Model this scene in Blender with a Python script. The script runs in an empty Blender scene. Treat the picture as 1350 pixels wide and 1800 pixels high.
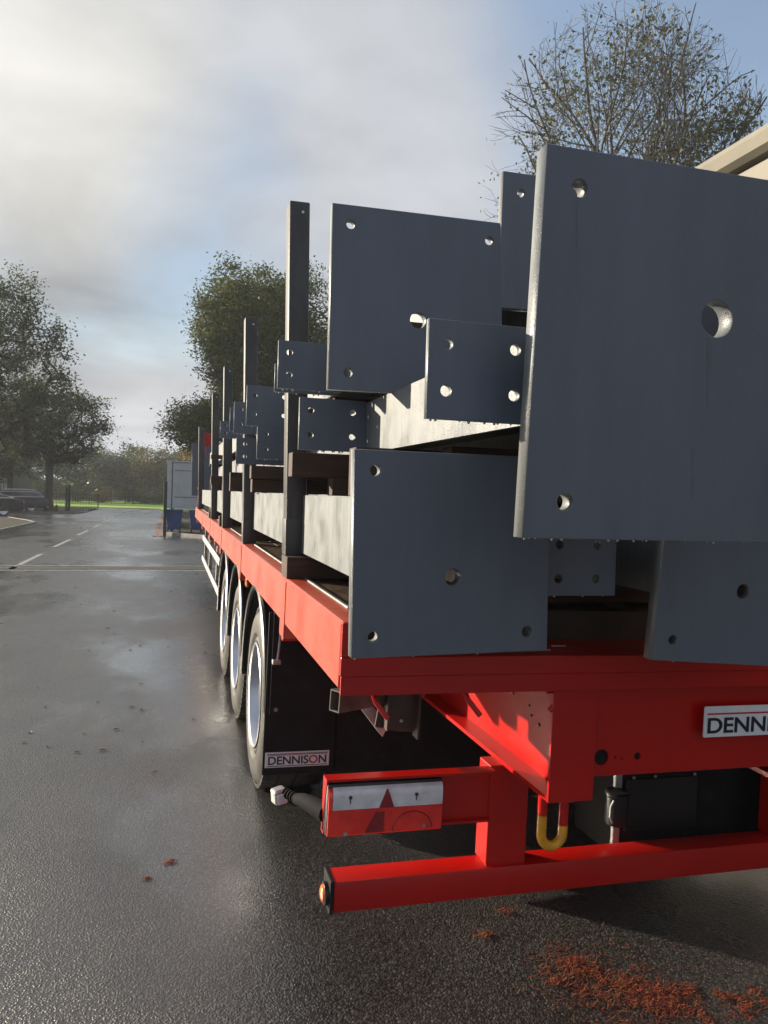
import bpy, bmesh, math, random
import numpy as np
from mathutils import Vector, Matrix
R = math.radians
random.seed(7)
S = bpy.context.scene
COL = S.collection

# ---------------------------------------------------------------- camera
EYE = 1.68
yaw, pit, rol = R(15.86), R(-1.3), R(1.8)
f = Vector((math.sin(yaw)*math.cos(pit), math.cos(yaw)*math.cos(pit), math.sin(pit)))
r = Vector((math.cos(yaw), -math.sin(yaw), 0))
u = r.cross(f)
r2 = r*math.cos(rol) + u*math.sin(rol)
u2 = u*math.cos(rol) - r*math.sin(rol)
cd = bpy.data.cameras.new('camera')
cam = bpy.data.objects.new('camera', cd)
COL.objects.link(cam)
m = Matrix((r2, u2, -f)).transposed().to_4x4()
m.translation = Vector((0, 0, EYE))
cam.matrix_world = m
cd.sensor_fit = 'HORIZONTAL'
cd.sensor_width = 36
cd.lens = 36*1320/1350
cd.clip_start = 0.05
cd.clip_end = 4000
S.camera = cam
S.render.resolution_x = 768
S.render.resolution_y = 1024
S.view_settings.view_transform = 'Standard'
S.view_settings.look = 'None'
S.view_settings.exposure = 0.85
S.view_settings.gamma = 1
S.view_settings.use_curve_mapping = False
S.render.engine = 'CYCLES'

# ---------------------------------------------------------------- sun and sky
SUN_AZ, SUN_EL = 50, 13      # degrees left of +Y, elevation
sun_dir = Vector((-math.sin(R(SUN_AZ))*math.cos(R(SUN_EL)), math.cos(R(SUN_AZ))*math.cos(R(SUN_EL)), math.sin(R(SUN_EL))))
sl = bpy.data.lights.new('sun', 'SUN')
sl.energy = 5.0
sl.angle = R(0.6)
sl.color = (1.0, 0.87, 0.68)
so = bpy.data.objects.new('sun', sl)
COL.objects.link(so)
so.rotation_euler = sun_dir.to_track_quat('Z', 'Y').to_euler()
so.location = (-20, 10, 20)

def pixdir(x, y):
    return (f + r2*((x-675)/1320) - u2*((y-900)/1320)).normalized()

W = bpy.data.worlds.new('World')
S.world = W
W.use_nodes = True
nt = W.node_tree
nt.nodes.clear()
def wn(t, **k):
    n = nt.nodes.new(t)
    for a, b in k.items(): setattr(n, a, b)
    return n
def wl(a, b): nt.links.new(a, b)
wout = wn('ShaderNodeOutputWorld')
sky = wn('ShaderNodeTexSky', sky_type='NISHITA')
sky.sun_disc = False
sky.sun_elevation = R(SUN_EL)
sky.sun_rotation = R(-SUN_AZ)
sky.air_density = 1.0
sky.dust_density = 0.6
sky.ozone_density = 1.6
bg_sky = wn('ShaderNodeBackground'); bg_sky.inputs[1].default_value = 0.15
wl(sky.outputs[0], bg_sky.inputs[0])
tc = wn('ShaderNodeTexCoord')
def wmath(op, a, b=None, c=None, clamp=False):
    n = wn('ShaderNodeMath', operation=op); n.use_clamp = clamp
    for i, v in enumerate((a, b, c)):
        if v is None: continue
        if isinstance(v, (int, float)): n.inputs[i].default_value = v
        else: wl(v, n.inputs[i])
    return n.outputs[0]
sep = wn('ShaderNodeSeparateXYZ'); wl(tc.outputs['Generated'], sep.inputs[0])
den = wmath('ADD', wmath('MAXIMUM', sep.outputs[2], 0.0), 0.22)
comb = wn('ShaderNodeCombineXYZ')
wl(wmath('DIVIDE', sep.outputs[0], den), comb.inputs[0]); wl(wmath('DIVIDE', sep.outputs[1], den), comb.inputs[1])
comb.inputs[2].default_value = 0.35
def wnoise(scale, detail, rough, dist, off=0):
    n = wn('ShaderNodeTexNoise')
    n.inputs['Scale'].default_value = scale; n.inputs['Detail'].default_value = detail
    n.inputs['Roughness'].default_value = rough; n.inputs['Distortion'].default_value = dist
    mp = wn('ShaderNodeMapping'); mp.inputs['Location'].default_value = (off, off*0.7, off*0.3)
    wl(comb.outputs[0], mp.inputs[0]); wl(mp.outputs[0], n.inputs['Vector'])
    return n.outputs['Fac']
def blob(px, py, inner, outer):
    d = pixdir(px, py)
    v = wn('ShaderNodeVectorMath', operation='DOT_PRODUCT')
    wl(tc.outputs['Generated'], v.inputs[0]); v.inputs[1].default_value = d
    mr = wn('ShaderNodeMapRange', interpolation_type='SMOOTHSTEP')
    wl(v.outputs['Value'], mr.inputs[0])
    mr.inputs[1].default_value = math.cos(R(outer)); mr.inputs[2].default_value = math.cos(R(inner))
    return mr.outputs[0]
n1 = wnoise(0.9, 7, 0.52, 0.25, 3.1)
n2 = wnoise(1.7, 6, 0.5, 0.3, 9.4)
bias = wmath('MULTIPLY', n1, 1.0)
for (px, py, a, b, w) in [(1330, 80, 4, 26, -0.62), (400, 350, 1, 12, -0.45), (1340, 330, 2, 14, -0.3), (300, 640, 1, 9, -0.10),
                          (520, 130, 4, 22, 0.30), (100, 150, 3, 16, 0.25), (760, 260, 3, 12, 0.2), (560, 300, 1, 6, 0.1), (470, 420, 1, 4, 0.12)]:
    bias = wmath('ADD', bias, wmath('MULTIPLY', blob(px, py, a, b), w))
lowm = wn('ShaderNodeMapRange', interpolation_type='SMOOTHSTEP'); wl(sep.outputs[2], lowm.inputs[0])
lowm.inputs[1].default_value = 0.30; lowm.inputs[2].default_value = 0.02; lowm.inputs[3].default_value = 0.0; lowm.inputs[4].default_value = 0.45
bias = wmath('ADD', bias, lowm.outputs[0])
mask = wn('ShaderNodeMapRange', interpolation_type='SMOOTHSTEP')
wl(bias, mask.inputs[0]); mask.inputs[1].default_value = 0.10; mask.inputs[2].default_value = 0.80
mask.inputs[3].default_value = 0.30; mask.inputs[4].default_value = 1.0
glow = wmath('ADD', wmath('MULTIPLY', blob(-700, 300, 8, 70), 0.06), wmath('MULTIPLY', blob(30, 150, 1, 15), 0.14))
glow = wmath('MULTIPLY', glow, wmath('ADD', 0.55, wmath('MULTIPLY', n2, 0.9)))
bright = wmath('ADD', wmath('ADD', 0.265, wmath('MULTIPLY', wmath('SUBTRACT', n2, 0.5), 0.34)), glow)
bright = wmath('ADD', bright, wmath('MULTIPLY', blob(250, 780, 1, 9), 0.10))
bright = wmath('ADD', bright, wmath('MULTIPLY', blob(650, 330, 3, 16), 0.07))
bright = wmath('SUBTRACT', bright, wmath('MULTIPLY', blob(210, 540, 2, 14), 0.10))
cc = wn('ShaderNodeMix', data_type='RGBA')
wl(wmath('MULTIPLY', glow, 3.2, clamp=True), cc.inputs['Factor'])
cc.inputs[6].default_value = (0.94, 0.985, 1.08, 1); cc.inputs[7].default_value = (1.08, 1.03, 0.90, 1)
bg_c = wn('ShaderNodeBackground'); wl(cc.outputs[2], bg_c.inputs[0]); wl(bright, bg_c.inputs[1])
mixw = wn('ShaderNodeMixShader'); wl(mask.outputs[0], mixw.inputs[0])
wl(bg_sky.outputs[0], mixw.inputs[1]); wl(bg_c.outputs[0], mixw.inputs[2])
wl(mixw.outputs[0], wout.inputs[0])

# ---------------------------------------------------------------- materials
def mat(name, color, rough=0.5, metal=0.0, var=0.0, vscale=6.0, color2=None, bump=0.0, bscale=80.0, bdist=0.002,
        coat=0.0, spec=0.5, rvar=0.0, btype='noise', streak=False, island=0.0, transl=0.0, coord='Object', coat_rough=0.12, streak_col=None, dirt=None):
    M = bpy.data.materials.new(name); M.use_nodes = True
    t = M.node_tree; N = t.nodes; L = t.links
    b = N['Principled BSDF']
    b.inputs['Base Color'].default_value = (*color, 1)
    b.inputs['Roughness'].default_value = rough
    b.inputs['Metallic'].default_value = metal
    b.inputs['Specular IOR Level'].default_value = spec
    b.inputs['Coat Weight'].default_value = coat
    b.inputs['Coat Roughness'].default_value = coat_rough
    tcn = N.new('ShaderNodeTexCoord')
    src = tcn.outputs[coord]
    if var or color2 or rvar:
        nz = N.new('ShaderNodeTexNoise'); nz.inputs['Scale'].default_value = vscale; nz.inputs['Detail'].default_value = 6
        nz.inputs['Roughness'].default_value = 0.6
        if streak:
            mp = N.new('ShaderNodeMapping'); mp.inputs['Scale'].default_value = streak
            L.new(src, mp.inputs[0]); L.new(mp.outputs[0], nz.inputs['Vector'])
        else: L.new(src, nz.inputs['Vector'])
        c2 = color2 or tuple(c*(1-var) for c in color)
        c1 = color if color2 else tuple(min(1, c*(1+var)) for c in color)
        mx = N.new('ShaderNodeMix'); mx.data_type = 'RGBA'
        mr = N.new('ShaderNodeMapRange'); mr.inputs[1].default_value = 0.35; mr.inputs[2].default_value = 0.65
        L.new(nz.outputs['Fac'], mr.inputs[0]); L.new(mr.outputs[0], mx.inputs['Factor'])
        mx.inputs[6].default_value = (*c1, 1); mx.inputs[7].default_value = (*c2, 1)
        out = mx.outputs[2]
        if dirt:
            dcol, dsc, lo, hi, amt = dirt
            dn = N.new('ShaderNodeTexNoise'); dn.inputs['Scale'].default_value = dsc; dn.inputs['Detail'].default_value = 8; dn.inputs['Roughness'].default_value = 0.7
            L.new(src, dn.inputs['Vector'])
            dr = N.new('ShaderNodeMapRange'); dr.inputs[1].default_value = lo; dr.inputs[2].default_value = hi; dr.inputs[4].default_value = amt
            L.new(dn.outputs['Fac'], dr.inputs[0])
            dm = N.new('ShaderNodeMix'); dm.data_type = 'RGBA'; L.new(dr.outputs[0], dm.inputs['Factor']); L.new(out, dm.inputs[6]); dm.inputs[7].default_value = (*dcol, 1)
            out = dm.outputs[2]
        if island:
            g = N.new('ShaderNodeNewGeometry')
            hs = N.new('ShaderNodeHueSaturation')
            a = N.new('ShaderNodeMapRange'); a.inputs[3].default_value = 1-island; a.inputs[4].default_value = 1+island
            L.new(g.outputs['Random Per Island'], a.inputs[0]); L.new(a.outputs[0], hs.inputs['Value'])
            a2 = N.new('ShaderNodeMapRange'); a2.inputs[3].default_value = 0.5-island*0.08; a2.inputs[4].default_value = 0.5+island*0.05
            ml = N.new('ShaderNodeMath'); ml.operation = 'FRACT'
            mm = N.new('ShaderNodeMath'); mm.operation = 'MULTIPLY'; mm.inputs[1].default_value = 7.31
            L.new(g.outputs['Random Per Island'], mm.inputs[0]); L.new(mm.outputs[0], ml.inputs[0])
            L.new(ml.outputs[0], a2.inputs[0]); L.new(a2.outputs[0], hs.inputs['Hue'])
            L.new(out, hs.inputs['Color']); out = hs.outputs[0]
        L.new(out, b.inputs['Base Color'])
        if rvar:
            rr = N.new('ShaderNodeMapRange'); rr.inputs[1].default_value = 0.3; rr.inputs[2].default_value = 0.7
            rr.inputs[3].default_value = max(0.02, rough-rvar); rr.inputs[4].default_value = min(1, rough+rvar)
            nz2 = N.new('ShaderNodeTexNoise'); nz2.inputs['Scale'].default_value = vscale*0.7; nz2.inputs['Detail'].default_value = 4
            L.new(src, nz2.inputs['Vector']); L.new(nz2.outputs['Fac'], rr.inputs[0]); L.new(rr.outputs[0], b.inputs['Roughness'])
    if bump:
        bp = N.new('ShaderNodeBump'); bp.inputs['Strength'].default_value = bump; bp.inputs['Distance'].default_value = bdist
        if btype == 'noise':
            bn = N.new('ShaderNodeTexNoise'); bn.inputs['Scale'].default_value = bscale; bn.inputs['Detail'].default_value = 3
            L.new(src, bn.inputs['Vector']); L.new(bn.outputs['Fac'], bp.inputs['Height'])
        elif btype == 'drops':
            v = N.new('ShaderNodeTexVoronoi'); v.inputs['Scale'].default_value = bscale
            L.new(src, v.inputs['Vector'])
            a = N.new('ShaderNodeMapRange'); a.interpolation_type = 'SMOOTHSTEP'
            a.inputs[1].default_value = 0.42; a.inputs[2].default_value = 0.1
            L.new(v.outputs['Distance'], a.inputs[0])
            # only some cells carry a drop
            sp = N.new('ShaderNodeSeparateColor'); L.new(v.outputs['Color'], sp.inputs[0])
            gt = N.new('ShaderNodeMath'); gt.operation = 'GREATER_THAN'; gt.inputs[1].default_value = 0.35
            L.new(sp.outputs[0], gt.inputs[0])
            mu = N.new('ShaderNodeMath'); mu.operation = 'MULTIPLY'
            L.new(a.outputs[0], mu.inputs[0]); L.new(gt.outputs[0], mu.inputs[1])
            n3 = N.new('ShaderNodeTexNoise'); n3.inputs['Scale'].default_value = bscale*2.2
            L.new(src, n3.inputs['Vector'])
            ad = N.new('ShaderNodeMath'); ad.operation = 'MULTIPLY_ADD'; ad.inputs[1].default_value = 0.35
            L.new(n3.outputs['Fac'], ad.inputs[0]); L.new(mu.outputs[0], ad.inputs[2])
            L.new(ad.outputs[0], bp.inputs['Height'])
        L.new(bp.outputs[0], b.inputs['Normal'])
        if coat: L.new(bp.outputs[0], b.inputs['Coat Normal'])
    if transl:
        tr = N.new('ShaderNodeBsdfTranslucent'); ms = N.new('ShaderNodeMixShader'); ms.inputs[0].default_value = transl
        src_c = b.inputs['Base Color'].links[0].from_socket if b.inputs['Base Color'].links else None
        if src_c: L.new(src_c, tr.inputs[0])
        L.new(b.outputs[0], ms.inputs[1]); L.new(tr.outputs[0], ms.inputs[2])
        L.new(ms.outputs[0], N['Material Output'].inputs[0])
    return M

MT = {}
MT['steel'] = mat('grey_steel_primer', (0.110, 0.130, 0.168), 0.52, 0.0, var=0.11, vscale=1.8, dirt=((0.16, 0.16, 0.15), 9, 0.60, 0.74, 0.35), bump=0.35, bscale=210, bdist=0.001, btype='drops', spec=0.6, rvar=0.1, streak=(3, 3, 0.6))
MT['steel_sunlit'] = mat('grey_steel_primer_sunlit', (0.205, 0.22, 0.23), 0.48, 0.35, color2=(0.155, 0.165, 0.17), vscale=9, bump=0.6, bscale=190, bdist=0.0014, btype='drops', spec=0.8, rvar=0.12, streak=(1, 4, 0.5))  # same primer in a paler copy: sunlight put into the colour
MT['red'] = mat('red_trailer_paint', (0.49, 0.006, 0.003), 0.38, 0.0, color2=(0.40, 0.005, 0.0025), vscale=2.0, dirt=((0.12, 0.03, 0.02), 22, 0.60, 0.76, 0.30), coat=0.22, spec=0.35, bump=0.2, bscale=160, bdist=0.0007, btype='drops', rvar=0.1, coat_rough=0.2)
MT['red_sunlit'] = mat('red_trailer_paint_sunlit', (0.60, 0.07, 0.026), 0.46, 0.0, var=0.12, vscale=5, coat=0.6, bump=0.5, bscale=190, bdist=0.001, btype='drops', rvar=0.12, coat_rough=0.22, streak=(1, 5, 0.6))  # same red paint, brighter and more orange: sunlight painted into the colour
MT['galv'] = mat('galvanised_steel', (0.42, 0.42, 0.40), 0.45, 0.7, var=0.25, vscale=14, bump=0.1)
MT['galvdark'] = mat('weathered_galvanised', (0.22, 0.20, 0.18), 0.5, 0.3, color2=(0.12, 0.10, 0.09), vscale=12)
MT['stake'] = mat('grey_painted_stake', (0.075, 0.078, 0.08), 0.5, 0.0, color2=(0.045, 0.04, 0.037), vscale=7, bump=0.4, bscale=70, rvar=0.1, streak=(2, 2, 0.5))
MT['timber'] = mat('wet_timber', (0.085, 0.042, 0.025), 0.7, 0, color2=(0.028, 0.016, 0.012), vscale=9, bump=0.6, bscale=60, streak=(0.4, 3, 3))
MT['deck'] = mat('deck_hardwood', (0.15, 0.095, 0.06), 0.45, 0, color2=(0.05, 0.034, 0.025), vscale=11, bump=0.5, bscale=50, streak=(6, 0.5, 3), rvar=0.15)
MT['rubber'] = mat('tyre_rubber', (0.035, 0.034, 0.032), 0.6, 0, color2=(0.075, 0.068, 0.058), vscale=9, bump=0.35, bscale=60, rvar=0.1)
MT['rim'] = mat('silver_rim', (0.55, 0.57, 0.62), 0.3, 0.85, var=0.1, vscale=8)
MT['black'] = mat('black_plastic', (0.012, 0.012, 0.013), 0.38, 0, var=0.3, vscale=6, bump=0.15, bscale=40)
MT['armrub'] = mat('matt_black_rubber', (0.006, 0.006, 0.007), 0.85, 0, var=0.3, vscale=9, spec=0.2)
MT['leafbare'] = mat('leaves_sparse_autumn', (0.12, 0.12, 0.04), 0.6, 0, color2=(0.09, 0.10, 0.04), vscale=0.3, island=0.4, transl=0.3)
MT['blackmat'] = mat('black_rubber_flap', (0.010, 0.009, 0.010), 0.7, 0, var=0.3, vscale=7, spec=0.3, dirt=((0.04, 0.033, 0.028), 12, 0.5, 0.75, 0.5))
MT['dark_steel'] = mat('dark_chassis_steel', (0.055, 0.045, 0.04), 0.5, 0.2, color2=(0.10, 0.07, 0.055), vscale=7)
MT['alu'] = mat('aluminium', (0.55, 0.55, 0.53), 0.4, 0.6, var=0.12, vscale=8)
MT['yellow'] = mat('yellow_paint', (0.72, 0.33, 0.012), 0.35, 0, var=0.15, vscale=20, coat=0.4)
MT['white'] = mat('white_sign', (0.75, 0.76, 0.78), 0.4, 0, var=0.05, vscale=20)
MT['navy'] = mat('dark_lettering', (0.012, 0.014, 0.03), 0.4)
MT['signred'] = mat('red_lettering', (0.45, 0.01, 0.015), 0.4)
MT['lens_red'] = mat('red_lamp_lens', (0.95, 0.035, 0.018), 0.14, 0, color2=(0.70, 0.012, 0.008), vscale=14, coat=1.0, bump=0.12, bscale=300, bdist=0.0008)
MT['lens_clear'] = mat('clear_lamp_lens', (0.80, 0.80, 0.84), 0.2, 0.0, color2=(0.58, 0.57, 0.60), vscale=16, coat=0.9)
MT['lens_red_dark'] = mat('dark_red_reflector', (0.25, 0.006, 0.012), 0.25, 0, var=0.2, vscale=60, coat=0.6)
MT['orange'] = mat('orange_lens', (0.8, 0.16, 0.01), 0.2, 0, var=0.15, vscale=70, coat=0.7)
MT['cream'] = mat('cream_cladding', (0.235, 0.222, 0.18), 0.65, 0, var=0.07, vscale=2)
MT['creamtrim'] = mat('cream_fascia', (0.24, 0.22, 0.175), 0.65, 0, var=0.1, vscale=1.5)
MT['glassdark'] = mat('dark_car_glass', (0.03, 0.04, 0.045), 0.08, 0, spec=0.8)
MT['navycar'] = mat('dark_blue_car_paint', (0.035, 0.045, 0.085), 0.25, 0.3, coat=0.9)
MT['blackcar'] = mat('black_car_paint', (0.016, 0.017, 0.02), 0.2, 0.2, coat=1.0)
MT['blue'] = mat('blue_plastic', (0.015, 0.05, 0.19), 0.45, 0, var=0.3, vscale=3)
MT['cabin'] = mat('grey_white_panel', (0.48, 0.50, 0.50), 0.5, 0, var=0.08, vscale=2)
MT['cabinseam'] = mat('dark_panel_seam', (0.12, 0.14, 0.15), 0.6)
MT['fencegreen'] = mat('dark_green_metal', (0.02, 0.035, 0.025), 0.5)
MT['bark'] = mat('bark', (0.055, 0.045, 0.035), 0.85, 0, color2=(0.10, 0.09, 0.07), vscale=6, bump=0.6, bscale=18, bdist=0.02)
MT['leafdark'] = mat('leaves_dark', (0.055, 0.085, 0.032), 0.55, 0, color2=(0.075, 0.095, 0.034), vscale=0.35, island=0.45, transl=0.35)
MT['leafmid'] = mat('leaves_mid', (0.07, 0.115, 0.032), 0.5, 0, color2=(0.135, 0.14, 0.038), vscale=0.3, island=0.45, transl=0.38)
MT['leafyel'] = mat('leaves_yellow', (0.22, 0.19, 0.045), 0.5, 0, color2=(0.11, 0.13, 0.04), vscale=0.25, island=0.4, transl=0.4)
MT['leaforange'] = mat('leaves_orange', (0.36, 0.20, 0.045), 0.5, 0, color2=(0.16, 0.14, 0.04), vscale=0.3, island=0.4, transl=0.4)
MT['grass'] = mat('lawn_grass', (0.24, 0.42, 0.02), 0.9, 0, color2=(0.32, 0.50, 0.035), vscale=0.5, bump=0.5, bscale=20)
MT['grassdark'] = mat('rough_grass', (0.055, 0.075, 0.025), 0.85, 0, color2=(0.09, 0.09, 0.035), vscale=0.4, bump=0.5, bscale=15)
MT['mulch'] = mat('bark_mulch', (0.04, 0.024, 0.016), 0.95, 0, color2=(0.022, 0.028, 0.012), vscale=1.2, bump=1.0, bscale=25, bdist=0.03)
MT['kerb'] = mat('concrete_kerb', (0.20, 0.195, 0.18), 0.7, 0, var=0.25, vscale=5, bump=0.3, bscale=40)
MT['brick'] = mat('pink_paving_block', (0.33, 0.20, 0.16), 0.6, 0, var=0.25, vscale=9, bump=0.3)
MT['paint'] = mat('white_road_paint', (0.50, 0.50, 0.47), 0.6, 0, color2=(0.24, 0.24, 0.23), vscale=5, bump=0.3, bscale=90)
MT['darkwall'] = mat('dark_brick_wall', (0.07, 0.065, 0.06), 0.8, 0, var=0.2, vscale=5)
MT['needle'] = mat('orange_rust_debris', (0.27, 0.065, 0.02), 0.8, 0, color2=(0.12, 0.035, 0.015), vscale=30, island=0.35)
MT['runoff'] = mat('water_run_mark', (0.115, 0.135, 0.165), 0.42, 0.0, var=0.15, vscale=9)
MT['drop'] = mat('water_drop', (0.5, 0.52, 0.54), 0.08, 0.0, spec=1.0)
MT['fallenleaf'] = mat('fallen_leaf', (0.16, 0.09, 0.03), 0.6, 0, var=0.3, vscale=30)

# asphalt : wet patches driven by large noise, aggregate bump
def asphalt():
    M = bpy.data.materials.new('wet_asphalt'); M.use_nodes = True
    N = M.node_tree.nodes; L = M.node_tree.links; b = N['Principled BSDF']
    g = N.new('ShaderNodeTexCoord').outputs['Object']
    def noise(sc, det, rg=0.5, scl=None):
        n = N.new('ShaderNodeTexNoise'); n.inputs['Scale'].default_value = sc; n.inputs['Detail'].default_value = det; n.inputs['Roughness'].default_value = rg
        if scl:
            mp = N.new('ShaderNodeMapping'); mp.inputs['Scale'].default_value = scl; L.new(g, mp.inputs[0]); L.new(mp.outputs[0], n.inputs['Vector'])
        else: L.new(g, n.inputs['Vector'])
        return n.outputs['Fac']
    def mr(x, a, b_, c, d, sm=True):
        n = N.new('ShaderNodeMapRange'); n.interpolation_type = 'SMOOTHSTEP' if sm else 'LINEAR'
        L.new(x, n.inputs[0])
        for i, v in enumerate((a, b_, c, d)): n.inputs[i+1].default_value = v
        return n.outputs[0]
    def mth(op, x, y):
        n = N.new('ShaderNodeMath'); n.operation = op
        for i, v in enumerate((x, y)):
            if isinstance(v, (int, float)): n.inputs[i].default_value = v
            else: L.new(v, n.inputs[i])
        return n.outputs[0]
    wet = mr(noise(0.42, 5, 0.55, (1.0, 0.55, 1)), 0.42, 0.60, 0, 1)
    vor = N.new('ShaderNodeTexVoronoi'); vor.inputs['Scale'].default_value = 105; L.new(g, vor.inputs['Vector'])
    vor2 = N.new('ShaderNodeTexVoronoi'); vor2.inputs['Scale'].default_value = 230; L.new(g, vor2.inputs['Vector'])
    col = N.new('ShaderNodeMix'); col.data_type = 'RGBA'
    L.new(mr(noise(60, 4), 0.3, 0.7, 0, 1), col.inputs['Factor'])
    col.inputs[6].default_value = (0.028, 0.026, 0.025, 1); col.inputs[7].default_value = (0.072, 0.067, 0.062, 1)
    # pale stones
    big = N.new('ShaderNodeMix'); big.data_type = 'RGBA'; big.blend_type = 'MULTIPLY'; big.inputs['Factor'].default_value = 1.0
    tone = N.new('ShaderNodeCombineColor'); tv = mr(noise(0.9, 7, 0.62), 0.3, 0.7, 0.72, 1.35)
    for q in range(3): L.new(tv, tone.inputs[q])
    L.new(col.outputs[2], big.inputs[6]); L.new(tone.outputs[0], big.inputs[7])
    st = N.new('ShaderNodeMix'); st.data_type = 'RGBA'
    sc = N.new('ShaderNodeSeparateColor'); L.new(vor.outputs['Color'], sc.inputs[0])
    L.new(mr(sc.outputs[0], 0.86, 1.0, 0, 0.6), st.inputs['Factor'])
    pit = N.new('ShaderNodeMix'); pit.data_type = 'RGBA'
    L.new(mr(vor.outputs['Distance'], 0.38, 0.75, 0, 0.85), pit.inputs['Factor'])
    L.new(big.outputs[2], pit.inputs[6]); pit.inputs[7].default_value = (0.012, 0.011, 0.010, 1)
    L.new(pit.outputs[2], st.inputs[6]); st.inputs[7].default_value = (0.15, 0.14, 0.13, 1)
    L.new(st.outputs[2], b.inputs['Base Color'])
    rg = mth('SUBTRACT', mr(noise(1.6, 6, 0.6), 0.3, 0.7, 0.36, 0.50), mth('MULTIPLY', wet, 0.14))
    L.new(rg, b.inputs['Roughness'])
    b.inputs['Specular IOR Level'].default_value = 0.85
    h = mth('ADD', mr(vor.outputs['Distance'], 0.0, 0.7, 1.0, 0.0), mth('MULTIPLY', mr(vor2.outputs['Distance'], 0, 0.7, 1, 0), 0.45))
    h = mth('ADD', h, mth('MULTIPLY', noise(35, 4, 0.6), 0.8))
    bp = N.new('ShaderNodeBump'); bp.inputs['Distance'].default_value = 0.0034
    L.new(h, bp.inputs['Height'])
    L.new(mth('SUBTRACT', 0.75, mth('MULTIPLY', wet, 0.45)), bp.inputs['Strength'])
    L.new(bp.outputs[0], b.inputs['Normal'])
    b2p = N.new('ShaderNodeBump'); b2p.inputs['Distance'].default_value = 0.0034; L.new(h, b2p.inputs['Height'])
    L.new(mth('SUBTRACT', 0.42, mth('MULTIPLY', wet, 0.34)), b2p.inputs['Strength'])
    L.new(b2p.outputs[0], b.inputs['Coat Normal'])
    L.new(mr(wet, 0, 1, 0.6, 1.0), b.inputs['Coat Weight'])
    L.new(mr(wet, 0, 1, 0.34, 0.20), b.inputs['Coat Roughness']); b.inputs['Coat IOR'].default_value = 1.7
    return M
MT['asphalt'] = asphalt()

# ---------------------------------------------------------------- helpers
def wloc(o):
    v = Vector((0, 0, 0))
    while o: v += o.location; o = o.parent
    return v

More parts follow.
